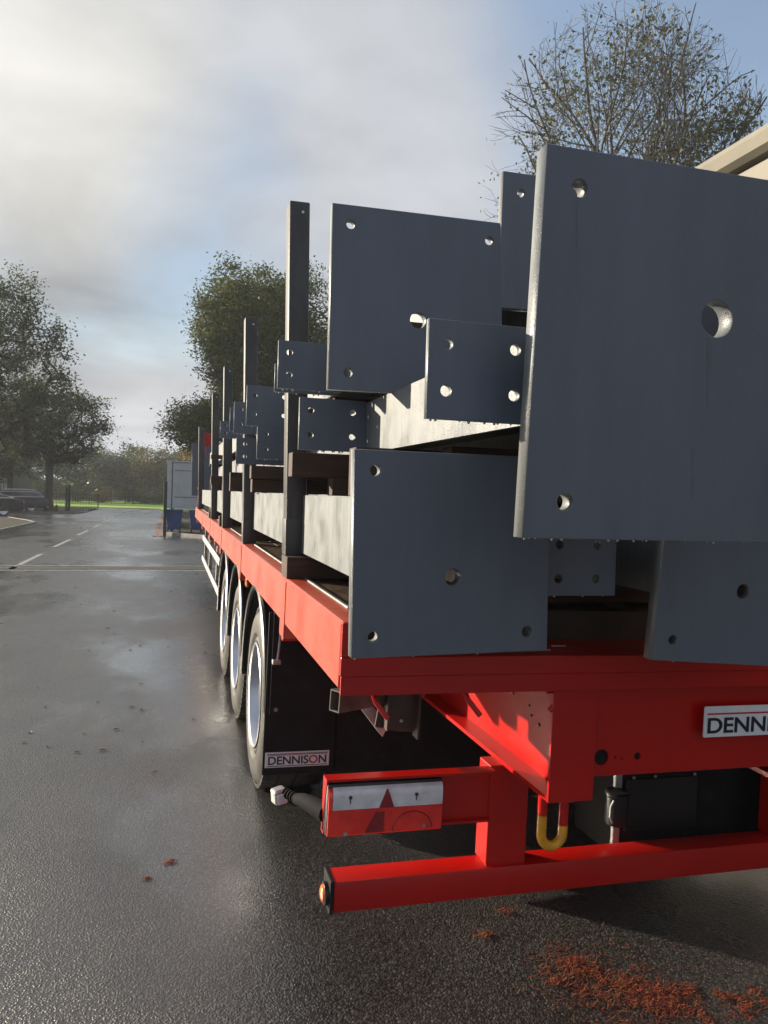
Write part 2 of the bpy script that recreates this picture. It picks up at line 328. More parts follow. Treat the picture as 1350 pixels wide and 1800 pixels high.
class MB:
    """collects shapes in one bmesh (world or thing coordinates)"""
    def __init__(s): s.b = bmesh.new()
    def box(s, x0, x1, y0, y1, z0, z1, bev=0.0, rot=None):
        vs = [s.b.verts.new((x, y, z)) for x in (x0, x1) for y in (y0, y1) for z in (z0, z1)]
        fs = []
        for q in ((0, 1, 3, 2), (4, 6, 7, 5), (0, 4, 5, 1), (2, 3, 7, 6), (0, 2, 6, 4), (1, 5, 7, 3)):
            fs.append(s.b.faces.new([vs[i] for i in q]))
        if rot:
            bmesh.ops.transform(s.b, matrix=rot, verts=vs)
        if bev:
            es = {e for fc in fs for e in fc.edges}
            bmesh.ops.bevel(s.b, geom=list(es), offset=bev, segments=2, affect='EDGES', profile=0.5)
        return s
    def prism(s, pts, a0, a1, axis='Y', bev=0.0):
        def P(p, a):
            if axis == 'Y': return (p[0], a, p[1])
            if axis == 'X': return (a, p[0], p[1])
            return (p[0], p[1], a)
        A = [s.b.verts.new(P(p, a0)) for p in pts]; B = [s.b.verts.new(P(p, a1)) for p in pts]
        n = len(pts); fs = [s.b.faces.new(A), s.b.faces.new(B[::-1])]
        for i in range(n): fs.append(s.b.faces.new((A[i], B[i], B[(i+1) % n], A[(i+1) % n])))
        if bev:
            es = {e for fc in fs for e in fc.edges}
            bmesh.ops.bevel(s.b, geom=list(es), offset=bev, segments=2, affect='EDGES', profile=0.5)
        return s
    def tube(s, pts, rad, n=8, cap=True):
        pts = [Vector(p) for p in pts]
        rads = rad if isinstance(rad, (list, tuple)) else [rad]*len(pts)
        rings = []
        ref = None
        for i, p in enumerate(pts):
            d = (pts[min(i+1, len(pts)-1)]-pts[max(i-1, 0)]).normalized()
            if ref is None:
                ref = d.orthogonal().normalized()
            ref = (ref - d*ref.dot(d)).normalized()
            o2 = d.cross(ref)
            rings.append([s.b.verts.new(p+(ref*math.cos(2*math.pi*k/n)+o2*math.sin(2*math.pi*k/n))*rads[i]) for k in range(n)])
        for a, b in zip(rings, rings[1:]):
            for k in range(n): s.b.faces.new((a[k], a[(k+1) % n], b[(k+1) % n], b[k]))
        if cap: s.b.faces.new(rings[0][::-1]); s.b.faces.new(rings[-1])
        return s
    def lathe(s, prof, c, axis='X', n=40, closed=True):
        """prof: (axial, radius)"""
        rings = []
        for a, rr in prof:
            ring = []
            for k in range(n):
                t = 2*math.pi*k/n
                if axis == 'X': p = (c[0]+a, c[1]+rr*math.cos(t), c[2]+rr*math.sin(t))
                elif axis == 'Z': p = (c[0]+rr*math.cos(t), c[1]+rr*math.sin(t), c[2]+a)
                else: p = (c[0]+rr*math.cos(t), c[1]+a, c[2]+rr*math.sin(t))
                ring.append(s.b.verts.new(p))
            rings.append(ring)
        pairs = list(zip(rings, rings[1:]))
        if closed: pairs.append((rings[-1], rings[0]))
        for a, b in pairs:
            for k in range(n): s.b.faces.new((a[k], a[(k+1) % n], b[(k+1) % n], b[k]))
        return s
    def disc(s, c, rad, depth, axis='Y', n=20, bev=0):
        d = {'X': Vector((1, 0, 0)), 'Y': Vector((0, 1, 0)), 'Z': Vector((0, 0, 1))}[axis]*depth/2
        c = Vector(c)
        return s.tube([c-d, c+d], rad, n)
    def drop(s, c, rx, rz):
        bmesh.ops.create_icosphere(s.b, subdivisions=1, radius=1, matrix=Matrix.Translation(c) @ Matrix.Diagonal((rx, rx, rz, 1)))
        return s
    def build(s, name, material, parent=None, smooth=False, off=None):
        o = off if off is not None else (wloc(parent) if parent else Vector((0, 0, 0)))
        bmesh.ops.recalc_face_normals(s.b, faces=s.b.faces)
        me = bpy.data.meshes.new(name)
        s.b.to_mesh(me); s.b.free()
        me.transform(Matrix.Translation(-Vector(o)))
        if smooth:
            me.polygons.foreach_set('use_smooth', [True]*len(me.polygons))
            try: me.set_sharp_from_angle(angle=R(smooth if smooth is not True else 40))
            except Exception: pass
        if material: me.materials.append(MT[material])
        return link(name, me, parent)

def link(name, data, parent=None, loc=None):
    o = bpy.data.objects.new(name, data); COL.objects.link(o)
    if parent: o.parent = parent
    if loc: o.location = loc
    return o
def thing(name, label, cat, loc, group=None):
    o = bpy.data.objects.new(name, None); COL.objects.link(o); o.location = loc
    o.empty_display_size = 0.2
    o['label'] = label; o['category'] = cat
    if group: o['group'] = group
    return o
def tag(o, label, cat, group=None):
    o['label'] = label; o['category'] = cat
    if group: o['group'] = group
    return o
def struct(o): o['kind'] = 'structure'; return o
def stuff(o): o['kind'] = 'stuff'; return o
def top(mb, name, material, loc, label, cat, group=None, smooth=False):
    o = mb.build(name, material, None, smooth, off=Vector(loc)); o.location = loc
    return tag(o, label, cat, group)

def curve_mesh(splines, thick, bevel=0.0):
    """filled flat outline with holes, extruded; returned in its own XY plane"""
    cu = bpy.data.curves.new('outline', 'CURVE'); cu.dimensions = '2D'; cu.fill_mode = 'BOTH'
    cu.extrude = thick/2 - bevel; cu.bevel_depth = bevel; cu.bevel_resolution = 0; cu.offset = -bevel
    for pts in splines:
        sp = cu.splines.new('POLY'); sp.points.add(len(pts)-1); sp.use_cyclic_u = True
        for i, p in enumerate(pts): sp.points[i].co = (p[0], p[1], 0, 1)
    ob = bpy.data.objects.new('outline', cu); COL.objects.link(ob)
    bpy.context.view_layer.update()
    me = bpy.data.meshes.new_from_object(ob.evaluated_get(bpy.context.evaluated_depsgraph_get()))
    bpy.data.objects.remove(ob); bpy.data.curves.remove(cu)
    return me
XZ = Matrix(((1, 0, 0, 0), (0, 0, -1, 0), (0, 1, 0, 0), (0, 0, 0, 1)))   # XY plane -> XZ plane, facing -Y
def circ(c, rr, n=20): return [(c[0]+rr*math.cos(2*math.pi*k/n), c[1]+rr*math.sin(2*math.pi*k/n)) for k in range(n)]
def plate(name, outline, holes, y0, thick, material, parent, bevel=0.0015):
    me = curve_mesh([outline]+[circ(c, rr) for c, rr in holes], thick, bevel)
    me.transform(XZ); me.transform(Matrix.Translation((0, y0+thick/2, 0)))
    me.transform(Matrix.Translation(-wloc(parent)))
    me.name = name
    me.materials.clear(); me.materials.append(MT[material])
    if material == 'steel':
        me.materials.append(MT['steel_sunlit'])  # edge faces take the paler primer copy, sunlight painted in
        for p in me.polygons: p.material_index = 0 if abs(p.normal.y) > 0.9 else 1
    return link(name, me, parent)
def text_mesh(s, size_w, height=None):
    cu = bpy.data.curves.new('txt', 'FONT'); cu.body = s; cu.extrude = 0.0; cu.space_character = 0.98; cu.offset = 0.022
    ob = bpy.data.objects.new('txt', cu); COL.objects.link(ob)
    bpy.context.view_layer.update()
    me = bpy.data.meshes.new_from_object(ob.evaluated_get(bpy.context.evaluated_depsgraph_get()))
    bpy.data.objects.remove(ob); bpy.data.curves.remove(cu)
    return me
def lettering(full, x0, x1, z0, z1, y, parent, redchars=(), name='lettering', mcol='navy'):
    """one mesh per letter, fitted in the rectangle"""
    xs = 0; items = []
    whole = text_mesh(full, 1)
    co = np.array([v.co[:] for v in whole.vertices]); w0, w1 = co[:, 0].min(), co[:, 0].max(); h0, h1 = co[:, 1].min(), co[:, 1].max()
    sx = (x1-x0)/(w1-w0); sz = (z1-z0)/(h1-h0)
    # split into letters by connected x ranges using prefix widths
    for i, ch in enumerate(full):
        me = text_mesh(ch, 1)
        c = np.array([v.co[:] for v in me.vertices]); a = c[:, 0].max()
        pre = text_mesh(full[:i+1], 1); pc = np.array([v.co[:] for v in pre.vertices]); dx = pc[:, 0].max()-a
        for v in me.vertices:
            v.co = (x0+(v.co.x+dx-w0)*sx, y, z0+(v.co.y-h0)*sz)
        me.transform(Matrix.Translation(-wloc(parent)))
        me.materials.clear(); me.materials.append(MT['signred' if i in redchars else mcol])
        o = link('letter', me, parent)
        bpy.data.meshes.remove(pre)
    bpy.data.meshes.remove(whole)

# ---------------------------------------------------------------- ground
def gz(Y): return -0.006*max(0, min(Y, 110)-18)
def sheet(name, poly, lift, material, kind='structure', ystep=None):
    """flat sheet following the gentle fall of the ground; poly = convex-ish outline"""
    b = bmesh.new()
    fc = b.faces.new([b.verts.new((x, y, 0)) for x, y in poly])
    ys = [18, 40, 70, 110]
    for yy in ys:
        bmesh.ops.bisect_plane(b, geom=b.verts[:]+b.edges[:]+b.faces[:], plane_co=(0, yy, 0), plane_no=(0, 1, 0))
    for v in b.verts: v.co.z = gz(v.co.y)+lift
    for fc in b.faces:
        if fc.normal.z < 0: fc.normal_flip()
    me = bpy.data.meshes.new(name); b.to_mesh(me); b.free(); me.materials.append(MT[material])
    o = link(name, me); o['kind'] = kind
    return o
sheet('ground', [(-900, -300), (900, -300), (900, 2200), (-900, 2200)], -0.012, 'grassdark')
road = sheet('road', [(-5.7, -30), (40, -30), (40, 26.8), (1.36, 26.8), (-0.3, 29.2), (-0.35, 74), (-30, 74), (-30, 56), (-5.85, 52), (-5.7, 38)], 0, 'asphalt')
sheet('car_park', [(-5.7, 36.0), (-5.85, 52.1), (-30, 56.1), (-60, 56), (-60, 36)], -0.004, 'asphalt')
sheet('lawn', [(-90, 74), (-0.9, 74), (-0.9, 70), (60, 70), (60, 112), (-90, 112)], 0.05, 'grass')
sheet('verge', [(-60, -30), (-5.85, -30), (-5.85, 36.2), (-6.3, 38), (-8.1, 42.5), (-14, 46), (-60, 46)], 0.10, 'mulch')
sheet('tree_island', [(-6.1, 52.6), (-5.9, 56), (-5.9, 69), (-30, 69), (-30, 57), (-8, 53.2)], 0.10, 'grassdark')
sheet('planting_bed', [(-0.15, 29.4), (1.4, 27.0), (60, 26.95), (60, 74), (-0.15, 74)], 0.09, 'mulch')

# kerbs, stones 0.9 m long sharing one mesh
kb = MB(); kb.box(-0.0625, 0.0625, 0.004, 0.911, -0.1, 0.12, bev=0.012)
ks = kb.build('kerbstone', 'kerb'); kmesh = ks.data; bpy.data.objects.remove(ks)
def kerb(name, pts, raise_=0.0):
    root = bpy.data.objects.new(name, None); COL.objects.link(root); root['kind'] = 'structure'
    root.location = (pts[0][0], pts[0][1], gz(pts[0][1]))
    n = 0
    for (ax, ay), (bx, by) in zip(pts, pts[1:]):
        L = math.hypot(bx-ax, by-ay); k = max(1, round(L/0.915)); ang = math.atan2(-(bx-ax), by-ay)
        for i in range(k):
            t = i/k; x, y = ax+(bx-ax)*t, ay+(by-ay)*t
            o = link('kerbstone', kmesh, root)
            o.location = (x-pts[0][0], y-pts[0][1], gz(y)-gz(pts[0][1])+random.uniform(-.004, .004)+raise_)
            o.rotation_euler = (0, 0, ang+random.uniform(-.004, .004)); o.scale = (1, L/(k*0.915), 1)
            n += 1
    return root
kerb('kerb', [(-5.77, 24), (-5.77, 36.2), (-6.25, 37.9), (-8.1, 42.4), (-11, 44.3)])
kerb('kerb', [(-11, 54.2), (-8.0, 53.1), (-6.1, 52.5), (-5.85, 54), (-5.8, 58)])
kerb('kerb', [(-0.2, 29.3), (1.4, 26.88), (6.5, 26.85)])
# pink paving blocks beside the road
bb = MB(); bb.box(0.003, 0.197, 0.003, 0.097, -0.04, 0.022, bev=0.004)
t_ = bb.build('paving_block', 'brick'); bmesh_ = t_.data; bpy.data.objects.remove(t_)
pv = bpy.data.objects.new('block_paving', None); COL.objects.link(pv); pv['kind'] = 'structure'; pv.location = (-0.62, 28.0, 0)
mbb = MB()
for i in range(int(20/0.3)):
    for j in range(2):
        y = 28.0+i*0.3; x = -0.62+j*0.2-0.0
        o = bpy.data.objects.new('paving_block', bmesh_); COL.objects.link(o); o.parent = pv
        o.location = (x+0.62, y-28.0, gz(y)+random.uniform(-.002, .002)); o.scale = (0.9, 3.0, 1)
for i in range(60):
    y = 48+i*0.42
    mbb.box(-0.62, -0.26, y, y+0.40, gz(y)-0.04, gz(y)+0.022)
stuff(mbb.build('distant_paving_block', 'brick', pv))
# road markings, each a worn painted strip
mk = [[(-4.3, 15.80), (20, 15.80), (20, 15.92), (-4.3, 15.92)], [(-4.0, 16.75), (20, 16.75), (20, 16.86), (-4.0, 16.86)]]
for p in mk: sheet('road_marking', p, 0.004, 'paint')
sheet('tar_band', [(-4.6, 16.1), (20, 16.1), (20, 16.6), (-4.6, 16.6)], 0.004, 'darkwall')
for i in range(9):
    y = 16.1+i*6.0
    x = -2.98-0.010*(y-16)
    w = 0.055
    sheet('road_marking', [(x-w, y), (x+w, y), (x+w, y+3.6), (x-w, y+3.6)], 0.004, 'paint')
sheet('road_marking', [(-4.2, 15.95), (-3.9, 15.95), (-4.5, 16.7), (-4.8, 16.7)], 0.004, 'paint')
sheet('road_marking', [(-5.7, 33), (-5.55, 33), (-5.55, 37), (-5.7, 37)], 0.004, 'paint')

# ---------------------------------------------------------------- semi trailer
PX, PY = 0.473, 2.08
T = thing('semi_trailer', 'red flatbed semi trailer with wooden deck carrying grey steel columns on wet asphalt', 'trailer', (PX-0.02, PY, 0))
T.rotation_euler = (0, R(1.15), 0)
OFF = Vector((PX, PY, 0))
def tp(mb, name, material, smooth=False, parent=None):
    return mb.build(name, material, parent or T, smooth, off=OFF)
def tplate(name, outline, holes, y0, thick, material, parent=None, bevel=0.0015):
    me = curve_mesh([outline]+[circ(c, rr, 16) for c, rr in holes], thick, bevel)
    me.transform(XZ); me.transform(Matrix.Translation((0, y0+thick/2, 0))); me.transform(Matrix.Translation(-OFF))
    me.materials.clear(); me.materials.append(MT[material]); me.name = name
    return link(name, me, parent or T)
XL, XR, YR, YF = 0.473, 2.973, 2.08, 15.6
# side raves (channel) with slightly rounded edges; the near one has stake pockets
for side in (0, 1):
    if side == 0:
        prof = [(XL, 1.122), (XL+0.006, 1.116), (XL+0.07, 1.116), (XL+0.07, 1.124), (XL+0.014, 1.13), (XL+0.014, 1.296), (XL+0.075, 1.296), (XL+0.075, 1.312), (XL+0.008, 1.312), (XL, 1.304)]
    else:
        prof = [(XR, 1.122), (XR-0.006, 1.116), (XR-0.07, 1.116), (XR-0.07, 1.124), (XR-0.014, 1.13), (XR-0.014, 1.296), (XR-0.075, 1.296), (XR-0.075, 1.312), (XR-0.008, 1.312), (XR, 1.304)]
    tp(MB().prism(prof, YR+0.022, YF), 'side_rave', 'red_sunlit')
sy = [3.22, 5.3, 7.45, 9.6, 11.9, 14.3]
for y in sy:
    b = MB(); b.box(XL-0.004, XL+0.001, y-0.06, y+0.06, 1.06, 1.300, bev=0.0015); b.box(XL-0.003, XL+0.05, y-0.055, y+0.055, 1.055, 1.114, bev=0.003)
    tp(b, 'stake_pocket', 'red_sunlit')
tp(MB().box(XL+0.077, XL+0.09, 2.36, 15.5, 1.29, 1.317, bev=0.002), 'edge_strip', 'galv')
# rear cross beam in two steps
tp(MB().box(XL, XR, YR, YR+0.0215, 1.156, 1.213, bev=0.003), 'rear_beam', 'red')
tp(MB().box(XL+0.004, XR-0.004, YR+0.006, YR+0.0215, 1.100, 1.1555, bev=0.002), 'rear_beam_foot', 'red')
tp(MB().box(XL+0.076, XR-0.076, YR+0.022, YR+0.27, 1.14, 1.2125, bev=0.002), 'tail_plate', 'red')
for xa in (XL, XR-0.076): tp(MB().box(xa, xa+0.076, YR+0.0005, YR+0.0215, 1.2135, 1.312, bev=0.003), 'corner_block', 'red')
tp(MB().box(XL+0.077, XR-0.077, 2.352, 2.375, 1.2, 1.311, bev=0.002), 'deck_edge', 'dark_steel')
# scuffs of bare metal on the rear beam
sc = MB()
for (x, w, y) in [(1.02, 0.16, 2.16), (1.10, 0.03, 2.21), (1.22, 0.05, 2.22), (1.0, 0.06, 2.2)]:
    sc.box(x, x+w, y, y+0.004+random.random()*0.006, 1.2131, 1.2142)
tp(sc, 'scratch', 'white')
# deck planks, tail section laid in boards of 140 mm
x = XL+0.095; i = 0
while x < XR-0.1:
    w = min(0.146, XR-0.092-x)
    ys = [2.378, 5.31-(i % 3)*0.6, 9.0+(i % 2)*0.8, 15.5]
    for a, b_ in zip(ys, ys[1:]):
        dz = random.uniform(-0.002, 0.002)
        tp(MB().box(x+0.002, x+w-0.003, a+0.003, b_-0.003, 1.275, 1.308+dz, bev=0.002), 'deck_plank', 'deck')
    x += w; i += 1
# chassis beams
for k, (a, c) in enumerate(((1.178, 1.338), (2.108, 2.268))):
    mid = (a+c)/2; z0, z1 = 0.735, 1.098
    b = MB()
    prof = [(a, z0), (c, z0), (c, z0+0.016), (mid+0.006, z0+0.016), (mid+0.006, z1-0.016), (c, z1-0.016), (c, z1), (a, z1), (a, z1-0.016), (mid-0.006, z1-0.016), (mid-0.006, z0+0.016), (a, z0+0.016)]
    b.prism(prof, 2.135, 15.0)
    o = tp(b, 'chassis_beam', 'red')
    tp(MB().box(a-0.0, c+0.0, 2.12, 2.133, z0-0.002, z1, bev=0.002), 'beam_end_plate', 'red', parent=o)
    if k == 0:
        for (y, z, rr) in [(2.42, 0.96, .005), (2.40, 0.93, .005), (2.34, 0.915, .006), (2.55, 0.97, .005), (2.75, 1.0, .006)]:
            tp(MB().disc((mid-0.008, y, z), rr, 0.006, 'X', 10), 'bolt_hole', 'black', parent=o)
        tp(MB().disc((mid-0.010, 2.235, 0.85), 0.024, 0.012, 'X', 20), 'grommet', 'black', smooth=True, parent=o)
        st = tp(MB().box(mid-0.0085, mid-0.0065, 2.15, 2.19, 0.80, 0.88), 'sticker', 'white', parent=o)
        tp(MB().box(mid-0.0095, mid-0.0087, 2.155, 2.185, 0.85, 0.87), 'sticker_print', 'signred', parent=o)
        tp(MB().box(mid-0.0095, mid-0.0087, 2.165, 2.172, 0.81, 0.84), 'sticker_print', 'dark_steel', parent=o)
# yellow painted bracket behind the rear beam
tp(MB().prism([(1.20, 1.09), (1.335, 1.09), (1.335, 1.03)], 2.40, 2.43), 'yellow_bracket', 'yellow')
# rear cross member with the name sign
cm = tplate('cross_member', [(1.340, 0.800), (2.106, 0.800), (2.106, 1.098), (1.340, 1.098)], [((1.378, 0.862), 0.026), ((1.514, 0.86), 0.0125), ((1.43, 0.86), 0.004), ((1.455, 0.855), 0.003)], 2.145, 0.012, 'red')
for c, rr in (((1.378, 0.862), 0.0265), ((1.514, 0.86), 0.013)):
    tp(MB().disc((c[0], 2.156, c[1]), rr, 0.006, 'Y', 20), 'grommet', 'blackmat', parent=cm)
sg = tplate('name_sign', [(1.742, 0.925), (2.20, 0.925), (2.204, 0.929), (2.204, 1.026), (2.20, 1.03), (1.742, 1.03), (1.738, 1.026), (1.738, 0.929)], [], 2.108, 0.005, 'white')
def tletters(full, x0, x1, z0, z1, y, parent, red=()):
    n0 = set(o.name for o in bpy.data.objects)
    dummy = thing('tmp', 'x', 'x', tuple(OFF))
    lettering(full, x0, x1, z0, z1, y, dummy, red)
    for o in list(dummy.children): o.parent = parent
    bpy.data.objects.remove(dummy)
tletters('DENNISON', 1.752, 2.19, 0.938, 0.992, 2.1068, sg, (6,))
tp(MB().box(1.75, 2.192, 2.1062, 2.108, 1.002, 1.007), 'red_line', 'signred', parent=sg)
wb = MB()
for k in range(34):
    z = 0.80+k*0.0088; wb.drop((1.3395, 2.131, z), 0.0038, 0.0052)
stuff(tp(wb, 'weld_bead', 'red', smooth=True, parent=cm))
wb = MB()
for k in range(17): wb.drop((1.132+k*0.0092, 2.452, 0.3772), 0.0045, 0.0035)
stuff(tp(wb, 'weld_bead', 'red', smooth=True, parent=cm))
# bumper uprights
for a in (1.128, 2.40):
    tp(MB().box(a, a+0.155, 2.45, 2.55, 0.376, 0.737, bev=0.004), 'bumper_upright', 'red')
# lamp carrier channel: web, top flange, bottom flange
b = MB()
b.box(0.522, 1.127, 2.455, 2.463, 0.545, 0.733); b.box(0.522, 1.127, 2.405, 2.4545, 0.727, 0.735); b.box(0.522, 1.127, 2.43, 2.4545, 0.545, 0.553)
b.prism([(2.405, 0.727), (2.455, 0.545), (2.455, 0.727)], 0.522, 0.528, 'X')
tp(b, 'lamp_carrier', 'red')
# tail lamp
lx0, lx1, ly, lz0, lz1, lzm = 0.528, 0.925, 2.385, 0.548, 0.716, 0.640
lamp = tp(MB().box(lx0-0.004, lx1+0.004, ly+0.014, 2.45, lz0-0.002, lz1+0.006, bev=0.008), 'tail_lamp', 'black', smooth=True)
def bowed(x0, x1, z0, z1, roundtop, roundbot):
    pts = []
    H = 0.03
    pts.append((ly+H, z0)); 
    if roundbot: pts += [(ly+0.010, z0+0.002), (ly+0.002, z0+0.009)]
    else: pts += [(ly, z0)]
    if roundtop: pts += [(ly, z1-0.035), (ly+0.002, z1-0.018), (ly+0.010, z1-0.006), (ly+0.02, z1-0.001)]
    else: pts += [(ly, z1)]
    pts.append((ly+H, z1))
    return MB().prism(pts, x0, x1, 'X')
tp(bowed(lx0, lx1, lz0, lzm-0.0005, False, True), 'red_lens', 'lens_red', smooth=30, parent=lamp)
tp(bowed(lx0+0.014, lx1, lzm+0.0005, lz1, True, False), 'clear_lens', 'lens_clear', smooth=30, parent=lamp)
tp(bowed(lx0, lx0+0.013, lzm+0.0005, lz1-0.004, True, False), 'side_lens', 'lens_red', smooth=30, parent=lamp)
tp(MB().prism([(0.700, lzm+0.001), (0.752, lzm+0.001), (0.729, lzm+0.062), (0.724, lzm+0.062)], ly-0.0035, ly+0.006), 'reflector', 'lens_red_dark', parent=lamp)
tp(MB().prism([(0.655, lz0+0.012), (0.72, lz0+0.012), (0.72, lzm-0.012), (0.69, lzm-0.012)], ly-0.001, ly+0.004), 'inner_reflector', 'lens_red_dark', parent=lamp)
for (a, b_) in ((0.60, lz1-0.035), (0.83, lz1-0.037), (0.588, lz0+0.014), (0.862, lz0+0.022)):
    q = MB(); q.disc((a, ly-0.0005, b_), 0.006, 0.006, 'Y', 12)
    if b_ > lzm: q.box(a-0.0018, a+0.0018, ly-0.002, ly+0.002, b_-0.020, b_-0.004)
    tp(q, 'lens_screw', 'dark_steel' if b_ > lzm else 'galv', parent=lamp)
arc = [(0.82+0.07*math.cos(t), lz0+0.012+0.062*math.sin(t)) for t in [R(a) for a in range(0, 181, 15)]]
tp(MB().tube([(a, ly-0.0005, c) for a, c in arc], 0.002, 6), 'lens_ring', 'lens_red_dark', parent=lamp)
# rubber outline marker arm
p0, p1, p2, p3 = (0.530, 2.50, 0.590), (0.475, 2.62, 0.598), (0.452, 2.70, 0.578), (0.425, 2.74, 0.562)
arm = tp(MB().tube([(0.54, 2.46, 0.60), (0.515, 2.53, 0.597), (0.488, 2.60, 0.590), (0.47, 2.66, 0.575)], [0.032, 0.031, 0.026, 0.020], 10), 'marker_arm', 'armrub', smooth=True)
rg = MB()
for k in range(6):
    t = k/5; c = Vector((0.475, 2.64, 0.58)).lerp(Vector((0.442, 2.725, 0.572)), t)
    d = Vector((-0.033, 0.085, -0.008)).normalized()*0.003
    rg.tube([c-d, c+d], 0.019, 12)
rg.tube([(0.475, 2.64, 0.58), (0.442, 2.725, 0.572)], 0.014, 10)
tp(rg, 'bellows', 'armrub', smooth=30, parent=arm)
Mh = Matrix.Translation((0.425, 2.74, 0.562)) @ Matrix.Rotation(R(18), 4, 'Z') @ Matrix.Rotation(R(-8), 4, 'Y')
tp(MB().box(-0.032, 0.020, -0.026, 0.026, -0.034, 0.026, bev=0.008, rot=None) if False else MB().box(-0.032, 0.018, -0.022, 0.024, -0.030, 0.026, bev=0.008), 'tmp', 'alu').data.name
tmp = bpy.data.objects['tmp']; tmp.data.transform(Matrix.Translation(OFF)); tmp.data.transform(Mh); tmp.data.transform(Matrix.Translation(-OFF)); tmp.name = 'marker_lamp'; tmp.parent = arm
q = tp(MB().box(-0.026, 0.014, -0.029, -0.020, -0.026, 0.012, bev=0.004), 'marker_lens', 'lens_clear', parent=arm)
q.data.transform(Matrix.Translation(OFF)); q.data.transform(Mh); q.data.transform(Matrix.Translation(-OFF))
# bumper bar
bar = tp(MB().box(0.571, 2.875, 2.43, 2.535, 0.272, 0.377, bev=0.004), 'bumper_bar', 'red', smooth=30)
tp(MB().box(0.557, 0.5705, 2.427, 2.538, 0.269, 0.380, bev=0.003), 'end_cap', 'blackmat', parent=bar)
tp(MB().disc((0.550, 2.472, 0.322), 0.038, 0.013, 'X', 24), 'lamp_base', 'black', smooth=30, parent=bar)
tp(MB().lathe([(-0.012, 0.001), (-0.011, 0.015), (-0.006, 0.026), (0.0, 0.030), (0.004, 0.030), (0.004, 0.001)], (0.543, 2.472, 0.322), 'X', 24), 'side_marker_lamp', 'orange', smooth=30, parent=bar)
# drawbar ring : U shaped loop red above, yellow below
hx0, hx1 = 1.207, 1.285
arcp = [((hx0+hx1)/2+(hx0-hx1)/2*math.cos(t), 2.205, 0.595-0.036*math.sin(t)*1.15) for t in [R(a) for a in range(0, 181, 15)]]
tp(MB().tube([(hx0, 2.205, 0.660)]+arcp+[(hx1, 2.205, 0.622)], 0.0165, 12, cap=True), 'tow_loop', 'yellow', smooth=True)
tp(MB().tube([(hx0, 2.205, 0.74), (hx0, 2.205, 0.6595)], 0.0167, 12).tube([(hx1, 2.205, 0.74), (hx1, 2.205, 0.6215)], 0.0167, 12), 'tow_loop_shank', 'red', smooth=True)
# red rope hooks under the rear beam
for (hx, mir) in ((0.605, 1), (0.90, 1), (1.21, -1)):
    pts = [(hx-0.0*mir, 2.16, 1.10), (hx-0.012*mir, 2.15, 1.085), (hx-0.005*mir, 2.14, 1.065), (hx+0.03*mir, 2.12, 1.02)]
    if mir < 0: pts = [(hx-0.055, 2.13, 1.088), (hx-0.012, 2.13, 1.088), (hx, 2.13, 1.080), (hx-0.012, 2.13, 1.06), (hx-0.04, 2.13, 1.025)]
    tp(MB().tube(pts, 0.0085, 8), 'rope_hook', 'red', smooth=True)
# loose-bracket steelwork under the tail: hollow section, angle and bracket
ho = MB()
w, h_, t_ = 0.028, 0.036, 0.004
def hollow(mb, A, B, w, h, t):
    A = Vector(A); B = Vector(B); d = (B-A).normalized(); s = d.cross(Vector((0, 0, 1))).normalized(); uu = s.cross(d)
    def ring(P, w, h): return [mb.b.verts.new(P+s*a*w+uu*b*h) for a, b in ((-1, -1), (1, -1), (1, 1), (-1, 1))]
    o0, o1, i0, i1 = ring(A, w, h), ring(B, w, h), ring(A, w-t, h-t), ring(B, w-t, h-t)
    for k in range(4):
        k2 = (k+1) % 4
        mb.b.faces.new((o0[k], o1[k], o1[k2], o0[k2])); mb.b.faces.new((i0[k], i0[k2], i1[k2], i1[k]))
        mb.b.faces.new((o0[k], o0[k2], i0[k2], i0[k])); mb.b.faces.new((o1[k], i1[k], i1[k2], o1[k2]))
hollow(ho, (0.545, 2.45, 0.985), (0.93, 2.68, 0.968), 0.024, 0.036, 0.004)
tp(ho, 'box_section', 'galvdark')
tp(MB().prism([(0.755, 1.098), (0.87, 1.098), (0.87, 0.835), (0.80, 0.842), (0.72, 0.86)], 2.555, 2.563), 'support_bracket', 'dark_steel')
tp(MB().box(0.862, 0.870, 2.50, 2.555, 0.825, 1.098), 'bracket_flange', 'dark_steel')
tp(MB().box(0.748, 0.754, 2.50, 2.60, 0.86, 1.098), 'bracket_flange', 'dark_steel')
an = MB()
an.prism([(0.62, 0.985), (0.66, 0.985), (0.79, 0.85), (0.77, 0.80)], 2.62, 2.70)
tp(an, 'angle_brace', 'galv')
for z in (0.88, 1.06): tp(MB().disc((0.815, 2.552, z), 0.006, 0.008, 'Y', 10), 'bolt', 'galv')
# plastic box with lid and strap cylinder at the right
bx = tp(MB().box(1.775, 2.17, 2.62, 2.95, 0.26, 0.66, bev=0.015), 'storage_box', 'blackmat', smooth=True)
tp(MB().box(1.80, 2.14, 2.607, 2.62, 0.38, 0.59, bev=0.004), 'box_panel', 'black', parent=bx)
for x_ in (1.83, 1.93, 2.12): tp(MB().disc((x_, 2.605, 0.60), 0.006, 0.006, 'Y', 10), 'box_rivet', 'galv', parent=bx)
tp(MB().box(2.175, 2.75, 2.64, 3.0, 0.24, 0.80, bev=0.01), 'storage_box', 'blackmat', smooth=True)
cy = tp(MB().lathe([(0, 0.001), (0, 0.04), (0.008, 0.044), (0.11, 0.044), (0.115, 0.048), (0.125, 0.048), (0.13, 0.042), (0.13, 0.001)], (1.735, 2.57, 0.435), 'Z', 24), 'strap_drum', 'black', smooth=30)
tp(MB().tube([(1.70, 2.54, 0.54), (1.685, 2.535, 0.52), (1.683, 2.535, 0.48), (1.695, 2.535, 0.455)], 0.004, 6), 'drum_handle', 'galv', parent=cy)
